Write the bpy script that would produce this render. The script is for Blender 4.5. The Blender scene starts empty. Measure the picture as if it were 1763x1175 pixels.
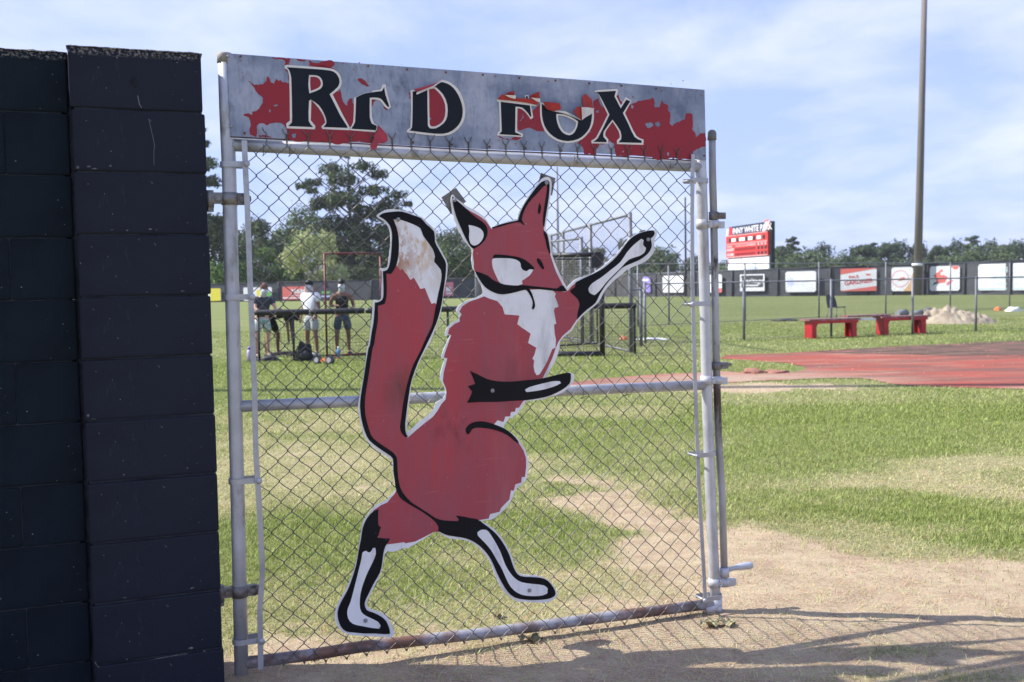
import bpy, bmesh, math, random
import numpy as np
from mathutils import Vector, Matrix, Euler, noise
from mathutils.geometry import tessellate_polygon
random.seed(7)
RNG = np.random.RandomState(7)
SC = bpy.context.scene
COL = SC.collection
rad = math.radians

# ------------------------------------------------------------------ camera
FPX = 1714.0; CX = 881.5; CY = 587.5; CAMH = 1.38
cam_d = bpy.data.cameras.new('camera'); cam = bpy.data.objects.new('camera', cam_d); COL.objects.link(cam)
cam_d.sensor_width = 36; cam_d.lens = 35.0; cam_d.clip_end = 6000; cam_d.clip_start = 0.05
PITCH = math.atan(95.0/FPX); ROLL = rad(-1.03)
cam.matrix_world = Matrix.Translation((0, 0, CAMH)) @ Euler((rad(90)-PITCH, 0, 0)).to_matrix().to_4x4() @ Matrix.Rotation(ROLL, 4, 'Z')
SC.camera = cam
cam_d.dof.use_dof = True; cam_d.dof.focus_distance = 3.75; cam_d.dof.aperture_fstop = 5.6
CR = cam.matrix_world.to_3x3()

# ------------------------------------------------------------------ light and sky
SUN_EL = rad(44); SUN_AZ_OFF = rad(6)
sdir = Vector((-math.cos(SUN_AZ_OFF)*math.cos(SUN_EL), math.sin(SUN_AZ_OFF)*math.cos(SUN_EL), math.sin(SUN_EL)))
sun_d = bpy.data.lights.new('sun', 'SUN'); sun_d.energy = 5.0; sun_d.angle = rad(0.53); sun_d.color = (1.0, 0.955, 0.88)
sun = bpy.data.objects.new('sun', sun_d); COL.objects.link(sun)
sun.rotation_euler = sdir.to_track_quat('Z', 'Y').to_euler()
W = bpy.data.worlds.new('World'); SC.world = W; W.use_nodes = True
nt = W.node_tree; nt.nodes.clear()
def wn(t, **k):
    n = nt.nodes.new(t)
    for a, b in k.items(): setattr(n, a, b)
    return n
wo = wn('ShaderNodeOutputWorld'); bg = wn('ShaderNodeBackground'); bg.inputs[1].default_value = 0.1
sky = wn('ShaderNodeTexSky', sky_type='NISHITA', sun_disc=False)
sky.sun_elevation = SUN_EL; sky.sun_rotation = math.atan2(sdir.x, sdir.y)
sky.air_density = 1.0; sky.dust_density = 0.6; sky.ozone_density = 2.5; sky.altitude = 50
tc = wn('ShaderNodeTexCoord'); sep = wn('ShaderNodeSeparateXYZ'); nt.links.new(tc.outputs['Generated'], sep.inputs[0])
mx = wn('ShaderNodeMath', operation='MAXIMUM'); nt.links.new(sep.outputs[2], mx.inputs[0]); mx.inputs[1].default_value = 0.0
ad = wn('ShaderNodeMath', operation='ADD'); nt.links.new(mx.outputs[0], ad.inputs[0]); ad.inputs[1].default_value = 0.16
dx = wn('ShaderNodeMath', operation='DIVIDE'); nt.links.new(sep.outputs[0], dx.inputs[0]); nt.links.new(ad.outputs[0], dx.inputs[1])
dy = wn('ShaderNodeMath', operation='DIVIDE'); nt.links.new(sep.outputs[1], dy.inputs[0]); nt.links.new(ad.outputs[0], dy.inputs[1])
cmb = wn('ShaderNodeCombineXYZ'); nt.links.new(dx.outputs[0], cmb.inputs[0]); nt.links.new(dy.outputs[0], cmb.inputs[1])
mp = wn('ShaderNodeMapping'); mp.inputs['Scale'].default_value = (1.0, 0.8, 1); mp.inputs['Rotation'].default_value = (0, 0, rad(20)); mp.inputs['Location'].default_value = (3.1, 1.7, 0)
nt.links.new(cmb.outputs[0], mp.inputs[0])
n1 = wn('ShaderNodeTexNoise'); n1.inputs['Scale'].default_value = 1.5; n1.inputs['Detail'].default_value = 9; n1.inputs['Roughness'].default_value = 0.58; n1.inputs['Distortion'].default_value = 0.25
nt.links.new(mp.outputs[0], n1.inputs['Vector'])
cr = wn('ShaderNodeValToRGB'); cr.color_ramp.elements[0].position = 0.43; cr.color_ramp.elements[0].color = (0, 0, 0, 1); cr.color_ramp.elements[1].position = 0.74; cr.color_ramp.elements[1].color = (0.8, 0.8, 0.8, 1)
nt.links.new(n1.outputs[0], cr.inputs[0])
# thin high veil that pales the blue, as in the hazy summer sky of the photograph
veil = wn('ShaderNodeMixRGB'); veil.inputs[0].default_value = 0.74; veil.inputs[2].default_value = (3.3, 4.1, 7.6, 1)
nt.links.new(sky.outputs[0], veil.inputs[1])
mixc = wn('ShaderNodeMixRGB'); nt.links.new(cr.outputs[0], mixc.inputs[0]); nt.links.new(veil.outputs[0], mixc.inputs[1]); mixc.inputs[2].default_value = (5.9, 6.2, 7.7, 1)
nt.links.new(mixc.outputs[0], bg.inputs[0]); nt.links.new(bg.outputs[0], wo.inputs[0])
SC.view_settings.view_transform = 'Standard'; SC.view_settings.look = 'None'; SC.view_settings.gamma = 1.0
SC.view_settings.use_curve_mapping = False; SC.view_settings.exposure = 0.76

# ------------------------------------------------------------------ helpers
def srgb(r, g, b):
    f = lambda c: (c/255/12.92) if c/255 <= 0.04045 else ((c/255+0.055)/1.055)**2.4
    return (f(r), f(g), f(b), 1)
def mat(name, col, rough=0.6, metal=0.0, col2=None, nscale=6.0, lo=0.4, hi=0.6, detail=6, bump=0.0, bscale=60.0, bdist=0.01, spec=0.5, stretch=(1, 1, 1), rough2=None):
    m = bpy.data.materials.new(name); m.use_nodes = True
    t = m.node_tree; b = t.nodes['Principled BSDF']
    b.inputs['Base Color'].default_value = (*col[:3], 1); b.inputs['Roughness'].default_value = rough; b.inputs['Metallic'].default_value = metal
    b.inputs['Specular IOR Level'].default_value = spec
    tcn = t.nodes.new('ShaderNodeTexCoord'); mpn = t.nodes.new('ShaderNodeMapping'); mpn.inputs['Scale'].default_value = stretch
    t.links.new(tcn.outputs['Object'], mpn.inputs[0])
    if col2 is not None:
        n = t.nodes.new('ShaderNodeTexNoise'); n.inputs['Scale'].default_value = nscale; n.inputs['Detail'].default_value = detail; n.inputs['Roughness'].default_value = 0.62
        t.links.new(mpn.outputs[0], n.inputs['Vector'])
        r = t.nodes.new('ShaderNodeValToRGB'); r.color_ramp.elements[0].position = lo; r.color_ramp.elements[1].position = hi
        r.color_ramp.elements[0].color = (*col[:3], 1); r.color_ramp.elements[1].color = (*col2[:3], 1)
        t.links.new(n.outputs[0], r.inputs[0]); t.links.new(r.outputs[0], b.inputs['Base Color'])
        if rough2 is not None:
            mr = t.nodes.new('ShaderNodeMapRange'); mr.inputs['From Min'].default_value = lo; mr.inputs['From Max'].default_value = hi
            mr.inputs['To Min'].default_value = rough; mr.inputs['To Max'].default_value = rough2
            t.links.new(n.outputs[0], mr.inputs[0]); t.links.new(mr.outputs[0], b.inputs['Roughness'])
    if bump > 0:
        n = t.nodes.new('ShaderNodeTexNoise'); n.inputs['Scale'].default_value = bscale; n.inputs['Detail'].default_value = 4
        t.links.new(mpn.outputs[0], n.inputs['Vector'])
        bp = t.nodes.new('ShaderNodeBump'); bp.inputs['Strength'].default_value = bump; bp.inputs['Distance'].default_value = bdist
        t.links.new(n.outputs[0], bp.inputs['Height']); t.links.new(bp.outputs[0], b.inputs['Normal'])
    return m
def add_layer(m, col, nscale, lo, hi, stretch=(1, 1, 1), seed=0.0, detail=6, rough=None, mask=None):
    """one more layer of stains or wear over the base colour of m; mask = (center xyz, radius) in object space"""
    t = m.node_tree; b = t.nodes['Principled BSDF']; src = b.inputs['Base Color']
    mixn = t.nodes.new('ShaderNodeMixRGB')
    if src.is_linked:
        s = src.links[0].from_socket; t.links.new(s, mixn.inputs[1])
    else: mixn.inputs[1].default_value = src.default_value
    mixn.inputs[2].default_value = (*col[:3], 1)
    tcn = t.nodes.new('ShaderNodeTexCoord'); mpn = t.nodes.new('ShaderNodeMapping'); mpn.inputs['Scale'].default_value = stretch; mpn.inputs['Location'].default_value = (seed, seed*.7, -seed)
    t.links.new(tcn.outputs['Object'], mpn.inputs[0])
    n = t.nodes.new('ShaderNodeTexNoise'); n.inputs['Scale'].default_value = nscale; n.inputs['Detail'].default_value = detail; n.inputs['Roughness'].default_value = 0.65
    t.links.new(mpn.outputs[0], n.inputs['Vector'])
    mr = t.nodes.new('ShaderNodeMapRange'); mr.inputs['From Min'].default_value = lo; mr.inputs['From Max'].default_value = hi; mr.clamp = True
    t.links.new(n.outputs[0], mr.inputs[0]); fac = mr.outputs[0]
    if mask:
        d = t.nodes.new('ShaderNodeVectorMath'); d.operation = 'DISTANCE'; t.links.new(tcn.outputs['Object'], d.inputs[0]); d.inputs[1].default_value = mask[0]
        m2 = t.nodes.new('ShaderNodeMapRange'); m2.inputs['From Min'].default_value = mask[1]; m2.inputs['From Max'].default_value = mask[1]*0.25; m2.clamp = True
        t.links.new(d.outputs['Value'], m2.inputs[0])
        mu = t.nodes.new('ShaderNodeMath'); mu.operation = 'MULTIPLY'; t.links.new(fac, mu.inputs[0]); t.links.new(m2.outputs[0], mu.inputs[1]); fac = mu.outputs[0]
    t.links.new(fac, mixn.inputs[0]); t.links.new(mixn.outputs[0], b.inputs['Base Color'])

class MB:
    def __init__(s): s.v = []; s.f = []; s.sm = []
    def add(s, vs, fs, smooth=False):
        o = len(s.v); s.v += [tuple(v) for v in vs]
        for f in fs: s.f.append([i+o for i in f]); s.sm.append(smooth)
        return s
    def box(s, c, d, M=None):
        x, y, z = d[0]/2, d[1]/2, d[2]/2
        vs = [Vector((a*x, b*y, e*z)) for e in (-1, 1) for b in (-1, 1) for a in (-1, 1)]
        if M is not None: vs = [M @ v for v in vs]
        vs = [v+Vector(c) for v in vs]
        return s.add(vs, [(0, 2, 3, 1), (4, 5, 7, 6), (0, 1, 5, 4), (1, 3, 7, 5), (3, 2, 6, 7), (2, 0, 4, 6)])
    def tube(s, pts, r, n=10, caps=True, smooth=True):
        pts = [Vector(p) for p in pts]; k = len(pts); rs = r if isinstance(r, (list, tuple)) else [r]*k
        vs = []; up = None
        for i, p in enumerate(pts):
            t = (pts[min(i+1, k-1)]-pts[max(i-1, 0)])
            t = t.normalized() if t.length > 1e-9 else Vector((0, 0, 1))
            if up is None: up = Vector((0, 0, 1)) if abs(t.z) < 0.9 else Vector((1, 0, 0))
            a = (up - t*up.dot(t)); a = a.normalized() if a.length > 1e-6 else t.orthogonal().normalized(); b = t.cross(a); up = a
            for j in range(n):
                an = 2*math.pi*j/n; vs.append(p + a*math.cos(an)*rs[i] + b*math.sin(an)*rs[i])
        fs = []
        for i in range(k-1):
            for j in range(n):
                fs.append((i*n+j, i*n+(j+1) % n, (i+1)*n+(j+1) % n, (i+1)*n+j))
        s.add(vs, fs, smooth)
        if caps and n > 2:
            o = len(s.v)-len(vs)
            s.f.append([o+j for j in reversed(range(n))]); s.sm.append(False)
            s.f.append([o+(k-1)*n+j for j in range(n)]); s.sm.append(False)
        return s
    def ball(s, c, r, nu=12, nv=8, M=None):
        rx, ry, rz = r if isinstance(r, (tuple, list)) else (r, r, r); vs = []; fs = []
        for i in range(nv+1):
            th = math.pi*i/nv
            for j in range(nu):
                ph = 2*math.pi*j/nu
                v = Vector((rx*math.sin(th)*math.cos(ph), ry*math.sin(th)*math.sin(ph), rz*math.cos(th)))
                if M is not None: v = M @ v
                vs.append(v+Vector(c))
        for i in range(nv):
            for j in range(nu):
                fs.append((i*nu+j, (i+1)*nu+j, (i+1)*nu+(j+1) % nu, i*nu+(j+1) % nu))
        return s.add(vs, fs, True)
    def slab(s, loops, y0, y1):
        """flat shape in the local xz plane; loops = [outer, hole, ...] of (x, z); y0 front, y1 back"""
        L = [[Vector((a, b, 0)) for a, b in lp] for lp in loops]
        tri = tessellate_polygon(L); flat = [p for lp in loops for p in lp]; n = len(flat)
        vs = [(a, y0, b) for a, b in flat]; fs = []
        for t in tri:
            a, b, c = [flat[i] for i in t]
            cr_ = (b[0]-a[0])*(c[1]-a[1])-(b[1]-a[1])*(c[0]-a[0])
            fs.append(tuple(t) if cr_ > 0 else tuple(reversed(t)))
        if y1 is not None:
            vs += [(a, y1, b) for a, b in flat]; back = [tuple(i+n for i in reversed(f)) for f in fs]; fs = fs+back; o = 0
            for lp in loops:
                k = len(lp)
                ar = sum(lp[i][0]*lp[(i+1) % k][1]-lp[(i+1) % k][0]*lp[i][1] for i in range(k))
                hole = lp is not loops[0]
                for i in range(k):
                    q = (o+i, o+(i+1) % k, o+(i+1) % k+n, o+i+n)
                    fs.append(q if (ar < 0) != hole else tuple(reversed(q)))
                o += k
        return s.add(vs, fs)
    def mesh(s, name):
        me = bpy.data.meshes.new(name); me.from_pydata(s.v, [], s.f); me.update()
        me.polygons.foreach_set('use_smooth', s.sm); return me
def link(name, me, m=None, parent=None, loc=None, rot=None):
    o = bpy.data.objects.new(name, me); COL.objects.link(o)
    if m is not None and me is not None and not me.materials: me.materials.append(m)
    if parent is not None: o.parent = parent
    if loc is not None: o.location = loc
    if rot is not None: o.rotation_euler = rot
    return o
def part(name, mb, m, parent, loc=None, rot=None, label=None):
    o = link(name, mb.mesh(name), m, parent, loc, rot)
    if label: o['label'] = label
    return o
def tag(o, label, cat, group=None):
    o['label'] = label; o['category'] = cat
    if group: o['group'] = group
    return o
def thing(name, label, cat, loc=(0, 0, 0), rz=0.0, group=None):
    o = bpy.data.objects.new(name, None); COL.objects.link(o); o.empty_display_size = 0.2
    o.location = loc; o.rotation_euler = (0, 0, rz); return tag(o, label, cat, group)
def copy_tree(o, parent=None, loc=None, rz=None, label=None):
    c = o.copy(); COL.objects.link(c)
    if parent is not None: c.parent = parent
    if loc is not None: c.location = loc
    if rz is not None: c.rotation_euler = (0, 0, rz)
    if label: c['label'] = label
    for ch in list(o.children): copy_tree(ch, c)
    return c
def ray(px, py): return CR @ Vector(((px-CX)/FPX, -(py-CY)/FPX, -1.0))
def G(px, py, z=0.0):
    d = ray(px, py); t = (z-CAMH)/d.z; return Vector((d.x*t, d.y*t, z))
def atdepth(px, py, Y):
    d = ray(px, py); t = Y/d.y; return Vector((d.x*t, Y, CAMH+d.z*t))
def zat(py, px, Y): return atdepth(px, py, Y).z

# gate frame: origin at the hinge post, local x along the gate, local y away from the camera
GO = Vector((-0.962, 3.43, 0)); GT = math.atan2(0.67, 1.785)
GA = Vector((math.cos(GT), math.sin(GT), 0)); GB = Vector((-math.sin(GT), math.cos(GT), 0))
def GP(px, py, off=0.0):
    d = ray(px, py); o = Vector((0, 0, CAMH)); c0 = GO - GB*off
    t = (c0-o).dot(GB)/d.dot(GB); p = o+d*t-GO
    return (p.dot(GA), p.z)
def GP3(px, py, off=0.0):
    u, z = GP(px, py, off); return Vector((u, -off, z))
def smooth_loop(P, sub=3, lim=50):
    n = len(P); out = []
    V = [Vector(p) for p in P]
    def corner(i):
        a = V[i]-V[i-1]; b = V[(i+1) % n]-V[i]
        if a.length < 1e-9 or b.length < 1e-9: return True
        return math.degrees(a.angle(b)) > lim
    cn = [corner(i) for i in range(n)]
    for i in range(n):
        p1 = V[i]; p2 = V[(i+1) % n]
        m1 = (p2-V[i-1])*0.5 if not cn[i] else (p2-p1)
        m2 = (V[(i+2) % n]-p1)*0.5 if not cn[(i+1) % n] else (p2-p1)
        L = (p2-p1).length
        if m1.length > L*1.3: m1 = m1.normalized()*L*1.3
        if m2.length > L*1.3: m2 = m2.normalized()*L*1.3
        for k in range(sub):
            t = k/sub; h1 = 2*t**3-3*t**2+1; h2 = t**3-2*t**2+t; h3 = -2*t**3+3*t**2; h4 = t**3-t**2
            q = p1*h1+m1*h2+p2*h3+m2*h4; out.append((q.x, q.y))
    return out
def torn(P, amp, it=3, rs=None):
    rs = rs or random
    for k in range(it):
        Q = []
        for i in range(len(P)):
            a = P[i]; b = P[(i+1) % len(P)]; L = math.hypot(b[0]-a[0], b[1]-a[1])
            d = rs.uniform(-1, 1)*amp*L; nx, ny = -(b[1]-a[1])/(L+1e-9), (b[0]-a[0])/(L+1e-9)
            Q += [a, ((a[0]+b[0])/2+nx*d, (a[1]+b[1])/2+ny*d)]
        P = Q; 
    return P
ZF = {'Z3': (560, 340, 1332/340), 'Z4': (760, 290, 3.79), 'Z5': (600, 600, 1645/420), 'Z6': (560, 860, 1763/420), 'A': (360, 60, 1759/440), 'B': (800, 80, 1761/460)}
def tr(spec, off, smooth=3, lim=50):
    """spec = list of (zone, [(x, y)...]); gives (u, z) on the gate plane brought forward by off"""
    out = []
    for zone, pts in spec:
        ox, oy, s = ZF[zone]; out += [(ox+x/s, oy+y/s) for x, y in pts]
    P = [out[0]]
    for p in out[1:]:
        if math.hypot(p[0]-P[-1][0], p[1]-P[-1][1]) > 0.8: P.append(p)
    if smooth > 1: P = smooth_loop(P, smooth, lim)
    return [GP(x, y, off) for x, y in P]

# ------------------------------------------------------------------ ground cover map (in metres on the ground)
def vnoise(x, y, s, seed=0.0):
    X = x*s+seed*17.3; Y = y*s+seed*9.1
    xi = np.floor(X).astype(np.int64); yi = np.floor(Y).astype(np.int64); fx = X-xi; fy = Y-yi
    fx = fx*fx*(3-2*fx); fy = fy*fy*(3-2*fy)
    def h(a, b):
        n = (a*374761393+b*668265263) & 0x7fffffff; n = ((n ^ (n >> 13))*1274126177) & 0x7fffffff
        return ((n ^ (n >> 16)) & 0xffff)/65535.0
    return (h(xi, yi)*(1-fx)+h(xi+1, yi)*fx)*(1-fy)+(h(xi, yi+1)*(1-fx)+h(xi+1, yi+1)*fx)*fy
def fbm(x, y, s, o=4, seed=0.0):
    r = 0; a = 0.5; t = 0
    for k in range(o): r = r+a*vnoise(x, y, s*2**k, seed+k*3.7); t += a; a *= 0.55
    return r/t
def sstep(a, b, x): 
    t = np.clip((x-a)/(b-a), 0, 1); return t*t*(3-2*t)
BL = []   # (centre, rx, ry, grass change, green change)
def blob(px, py, rx, ry, dg, dn): c = G(px, py); BL.append((c.x, c.y, rx, ry, dg, dn))
for b_ in [(560, 800, .75, .85, -.75, -.4), (480, 765, .5, .6, -.7, -.3), (650, 850, .35, .5, -.5, -.3), (1000, 830, .40, .5, -1.5, -.3), (1060, 880, .45, .55, -1.9, -.4), (1160, 940, .55, .5, -2.3, -.4),
           (930, 800, .7, .5, -.45, -.5), (1070, 705, .8, .7, -.6, -.4), (880, 990, .45, .22, -.9, -.4), (800, 960, .3, .2, -.4, -.3), (620, 960, .3, .25, .5, .6), (480, 920, .45, .6, .5, .6),
           (740, 1000, .3, .25, .35, .5), (1000, 760, .9, .7, .4, .3), (900, 900, .4, .35, .2, .4), (1000, 900, .25, .3, .3, .3), (1540, 830, .62, .30, -.35, -1.1), (1340, 815, .6, .35, .5, .5), (1440, 800, .4, .2, .4, .4), (1650, 860, .3, .15, .5, .6), (1590, 780, .4, .2, .5, .5), (1700, 800, .5, .3, -.4, -1.1),
           (1720, 850, .5, .25, -.3, -.9), (1400, 880, .5, .25, .3, .2), (1640, 890, .6, .25, .4, .4), (1350, 850, .6, .3, .3, .3), (1600, 725, 1.6, 1.2, .6, .5), (1330, 740, 1.2, 1.0, .6, .4), (1700, 700, 2, 1.2, .6, .4), (1500, 700, 2, 1.0, .6, .3), (1480, 750, .9, .8, .5, .4), (1400, 780, 1., .5, .3, .35),
           (1320, 710, .8, .6, .4, .7), (1350, 665, 1.6, .7, -.9, -.4), (1250, 668, 1.4, .7, -.9, -.3), (1450, 690, 1.6, .7, -.15, -.3), (395, 1000, .2, .5, .4, .6), (395, 800, .5, .8, .2, -.2),
           (1540, 1118, .34, .08, .55, .1), (1700, 1165, .3, .1, .5, .1), (1500, 1165, .3, .07, .5, .1), (1720, 930, .3, .15, .5, .9), (640, 720, .9, .9, -.2, -.4), (500, 1075, .3, .08, -.3, -.1),
           (1200, 640, 2.5, 1.0, .4, .4), (1100, 600, 3, 2, -.5, -.4), (1000, 590, 2.5, 1.5, -.5, -.3), (1430, 570, 6, 2.5, .3, .6), (600, 650, 5, 3, .3, .8), (480, 640, 3, 3, .3, .8)]: blob(*b_)
bx_ = np.array([-9, -1.2, -.6, 0, .35, .9, 1.3, 1.9, 2.6, 3.6, 6, 30.]); by_ = np.array([3.75, 3.85, 3.95, 4.15, 4.6, 5.0, 5.7, 5.3, 5.15, 5.2, 5.0, 5.])
def cover(x, y):
    n = fbm(x, y, 1.3, 5, 1.0); n2 = fbm(x, y, 0.45, 4, 5.0); n3 = fbm(x, y, 5.0, 3, 9.0)
    edge = np.interp(x, bx_, by_)+(n-.5)*1.5+(n3-.5)*.9
    g = sstep(-.55, .40, y-edge+.08)*0.95
    g = np.where(y < 1.5, 0.6, g)
    g = g-np.clip(0.42-n, 0, 1)*1.5*(y < 9)*(g > .2)
    gr = 0.60+(n2-.5)*1.5+(n-.5)*1.2+(n3-.5)*.4
    far = sstep(9, 16, y); gr = gr*(1-far)+far*(0.62+(n2-.5)*.9)
    for cx_, cy_, rx, ry, dg, dn in BL:
        d = np.sqrt(((x-cx_)/rx)**2+((y-cy_)/ry)**2)+(n-.5)*1.6+(n3-.5)*.9
        w = sstep(1.45, .15, d); g = g+dg*w*(.48 if dg < 0 else 1); gr = gr+dn*w*.85
    return np.clip(g+(n3-.5)*.35, 0, 1), np.clip(gr, 0, 1)

def grid_mesh(name, xs, ys, zf):
    X, Y = np.meshgrid(xs, ys); Z = zf(X, Y); nx, ny = len(xs), len(ys)
    co = np.stack([X, Y, Z], -1).reshape(-1, 3).astype(np.float32)
    I = np.arange(nx*ny).reshape(ny, nx); q = np.stack([I[:-1, :-1], I[:-1, 1:], I[1:, 1:], I[1:, :-1]], -1).reshape(-1, 4)
    me = bpy.data.meshes.new(name); me.vertices.add(len(co)); me.vertices.foreach_set('co', co.ravel())
    me.loops.add(q.size); me.loops.foreach_set('vertex_index', q.ravel().astype(np.int32))
    me.polygons.add(len(q)); me.polygons.foreach_set('loop_start', np.arange(0, q.size, 4, dtype=np.int32)); me.polygons.foreach_set('loop_total', np.full(len(q), 4, np.int32))
    me.polygons.foreach_set('use_smooth', np.ones(len(q), bool)); me.update(); me.validate()
    return me, co
def col_attr(me, name, arr):
    a = me.color_attributes.new(name, 'FLOAT_COLOR', 'POINT'); c = np.ones((len(arr), 4), np.float32); c[:, :arr.shape[1]] = arr; a.data.foreach_set('color', c.ravel())
def graded(a, b, step, lim, grow=1.12):
    L = list(np.arange(a, b, step)); s = step; v = L[-1]
    while v < lim: s *= grow; v += s; L.append(v)
    s = step; v = L[0]; P = []
    while v > -lim: s *= grow; v -= s; P.append(v)
    return np.array(P[::-1]+L)
xs = graded(-4, 6, .045, 2500); ys = graded(2.6, 11, .045, 2500, 1.08); ys = ys[ys > -400]
def gz(X, Y):
    near = np.exp(-((X)**2+(Y-5)**2)/400.0)*(1-.92*sstep(9.5, 12.0, Y))
    return ((fbm(X, Y, 0.7, 3, 2.)-.5)*.035+(fbm(X, Y, 8.0, 3, 4.)-.5)*.014)*near
gme, gco = grid_mesh('ground', xs, ys, gz)
cg, cn_ = cover(gco[:, 0].astype(float), gco[:, 1].astype(float))
col_attr(gme, 'cover', np.stack([cg, cn_, cg*0], 1))
ground = link('ground', gme); ground['kind'] = 'structure'
gm = bpy.data.materials.new('ground_soil_and_turf'); gm.use_nodes = True; t = gm.node_tree; B = t.nodes['Principled BSDF']; B.inputs['Roughness'].default_value = 0.95; B.inputs['Specular IOR Level'].default_value = 0.15
def N(tp, **k):
    n = t.nodes.new(tp)
    for a, b in k.items(): setattr(n, a, b)
    return n
def noise_(scale, det=6, rough=.6, stretch=None):
    g_ = N('ShaderNodeTexCoord'); m_ = N('ShaderNodeMapping'); t.links.new(g_.outputs['Object'], m_.inputs[0])
    if stretch: m_.inputs['Scale'].default_value = stretch
    n = N('ShaderNodeTexNoise'); n.inputs['Scale'].default_value = scale; n.inputs['Detail'].default_value = det; n.inputs['Roughness'].default_value = rough; t.links.new(m_.outputs[0], n.inputs['Vector']); return n.outputs[0]
def ramp(src, stops):
    r = N('ShaderNodeValToRGB'); e = r.color_ramp.elements
    e[0].position, e[0].color = stops[0][0], (*stops[0][1], 1); e[1].position, e[1].color = stops[-1][0], (*stops[-1][1], 1)
    for p, c in stops[1:-1]: q = e.new(p); q.color = (*c, 1)
    t.links.new(src, r.inputs[0]); return r.outputs[0]
def mix(f, a, b, mode='MIX'):
    m_ = N('ShaderNodeMixRGB', blend_type=mode)
    for i, s in enumerate((f, a, b)):
        if isinstance(s, (int, float)): m_.inputs[i].default_value = s
        elif isinstance(s, tuple): m_.inputs[i].default_value = (*s, 1)
        else: t.links.new(s, m_.inputs[i])
    return m_.outputs[0]
def mth(op, a, b):
    m_ = N('ShaderNodeMath', operation=op)
    for i, s in enumerate((a, b)):
        if isinstance(s, (int, float)): m_.inputs[i].default_value = s
        else: t.links.new(s, m_.inputs[i])
    return m_.outputs[0]
at = N('ShaderNodeVertexColor', layer_name='cover'); sp = N('ShaderNodeSeparateColor'); t.links.new(at.outputs[0], sp.inputs[0])
dirt = ramp(noise_(2.3, 8, .65), [(.3, (.36, .25, .165)), (.5, (.47, .36, .24)), (.7, (.55, .44, .30))])
dirt = mix(mth('MULTIPLY', ramp(noise_(7, 6, .7), [(.45, (0, 0, 0)), (.62, (1, 1, 1))]), .55), dirt, (.27, .175, .12)); dirt = mix(ramp(noise_(110, 5, .75), [(.50, (0, 0, 0)), (.60, (.7, .7, .7))]), dirt, (.62, .51, .35)); dirt = mix(ramp(noise_(3.2, 7, .7, (1, 2.2, 1)), [(.52, (0, 0, 0)), (.66, (.6, .6, .6))]), dirt, (.58, .49, .31))
dirt = mix(ramp(noise_(160, 3, .7), [(.60, (0, 0, 0)), (.68, (.7, .7, .7))]), dirt, (.20, .14, .10))
straw = ramp(noise_(45, 5, .7, (1, .5, 1)), [(.35, (.19, .18, .075)), (.6, (.40, .37, .19))])
green = ramp(noise_(30, 6, .7), [(.35, (.10, .13, .035)), (.65, (.26, .28, .10))])
farg = ramp(noise_(.12, 6, .6, (1, 2.5, 1)), [(.35, (.155, .185, .06)), (.65, (.225, .24, .095))])
farg = mix(mth('MULTIPLY', noise_(9, 5, .7), .5), farg, (.085, .12, .03))
cdn = N('ShaderNodeNewGeometry'); sx = N('ShaderNodeSeparateXYZ'); t.links.new(cdn.outputs['Position'], sx.inputs[0])
fr = N('ShaderNodeMapRange'); fr.inputs['From Min'].default_value = 9; fr.inputs['From Max'].default_value = 20; t.links.new(sx.outputs[1], fr.inputs[0])
turf = mix(sp.outputs[1], straw, green); turf = mix(fr.outputs[0], turf, farg)
gf = ramp(mth('ADD', sp.outputs[0], mth('MULTIPLY', mth('SUBTRACT', noise_(28, 5, .75), .5), .9)), [(.22, (0, 0, 0)), (.62, (1, 1, 1))])
t.links.new(mix(gf, dirt, turf), B.inputs['Base Color'])
bp = N('ShaderNodeBump'); bp.inputs['Strength'].default_value = .9; bp.inputs['Distance'].default_value = .02
t.links.new(noise_(70, 6, .75), bp.inputs['Height']); t.links.new(bp.outputs[0], B.inputs['Normal'])
gme.materials.append(gm)

# grass: blades as real geometry, one object
def zground(x, y): return gz(x, y)
def blade_mesh(name, x, y, hgt, wid, lean, ang, colr, segs):
    n = len(x); z = zground(x, y)
    dxl = np.cos(ang); dyl = np.sin(ang); px_, py_ = -dyl, dxl
    if segs == 2:
        ts = [(0, 1.0, -1), (0, 1.0, 1), (.55, .8, -1), (.55, .8, 1), (1.0, 0, 0)]; F = [(0, 1, 3), (0, 3, 2), (2, 3, 4)]
    else:
        ts = [(0, 1.0, -1), (0, 1.0, 1), (1.0, 0, 0)]; F = [(0, 1, 2)]
    co = np.zeros((n, len(ts), 3), np.float32)
    for k, (tt, w, s_) in enumerate(ts):
        co[:, k, 0] = x+dxl*lean*tt**1.6+px_*wid*w*s_*.5; co[:, k, 1] = y+dyl*lean*tt**1.6+py_*wid*w*s_*.5
        co[:, k, 2] = z-.002+hgt*(tt if segs == 1 else (tt*1.15-.15*tt**2))
    m_ = len(ts); fi = (np.arange(n)[:, None, None]*m_+np.array(F)[None]).reshape(-1, 3).astype(np.int32)
    me = bpy.data.meshes.new(name); me.vertices.add(n*m_); me.vertices.foreach_set('co', co.ravel())
    me.loops.add(fi.size); me.loops.foreach_set('vertex_index', fi.ravel()); me.polygons.add(len(fi))
    me.polygons.foreach_set('loop_start', np.arange(0, fi.size, 3, dtype=np.int32)); me.polygons.foreach_set('loop_total', np.full(len(fi), 3, np.int32))
    me.update(); col_attr(me, 'tint', np.repeat(colr, m_, axis=0).astype(np.float32)); return me
bm_ = bpy.data.materials.new('grass_blade'); bm_.use_nodes = True; t = bm_.node_tree; B = t.nodes['Principled BSDF']
vc = N('ShaderNodeVertexColor', layer_name='tint'); t.links.new(vc.outputs[0], B.inputs['Base Color']); B.inputs['Roughness'].default_value = .6; B.inputs['Specular IOR Level'].default_value = .3
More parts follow.
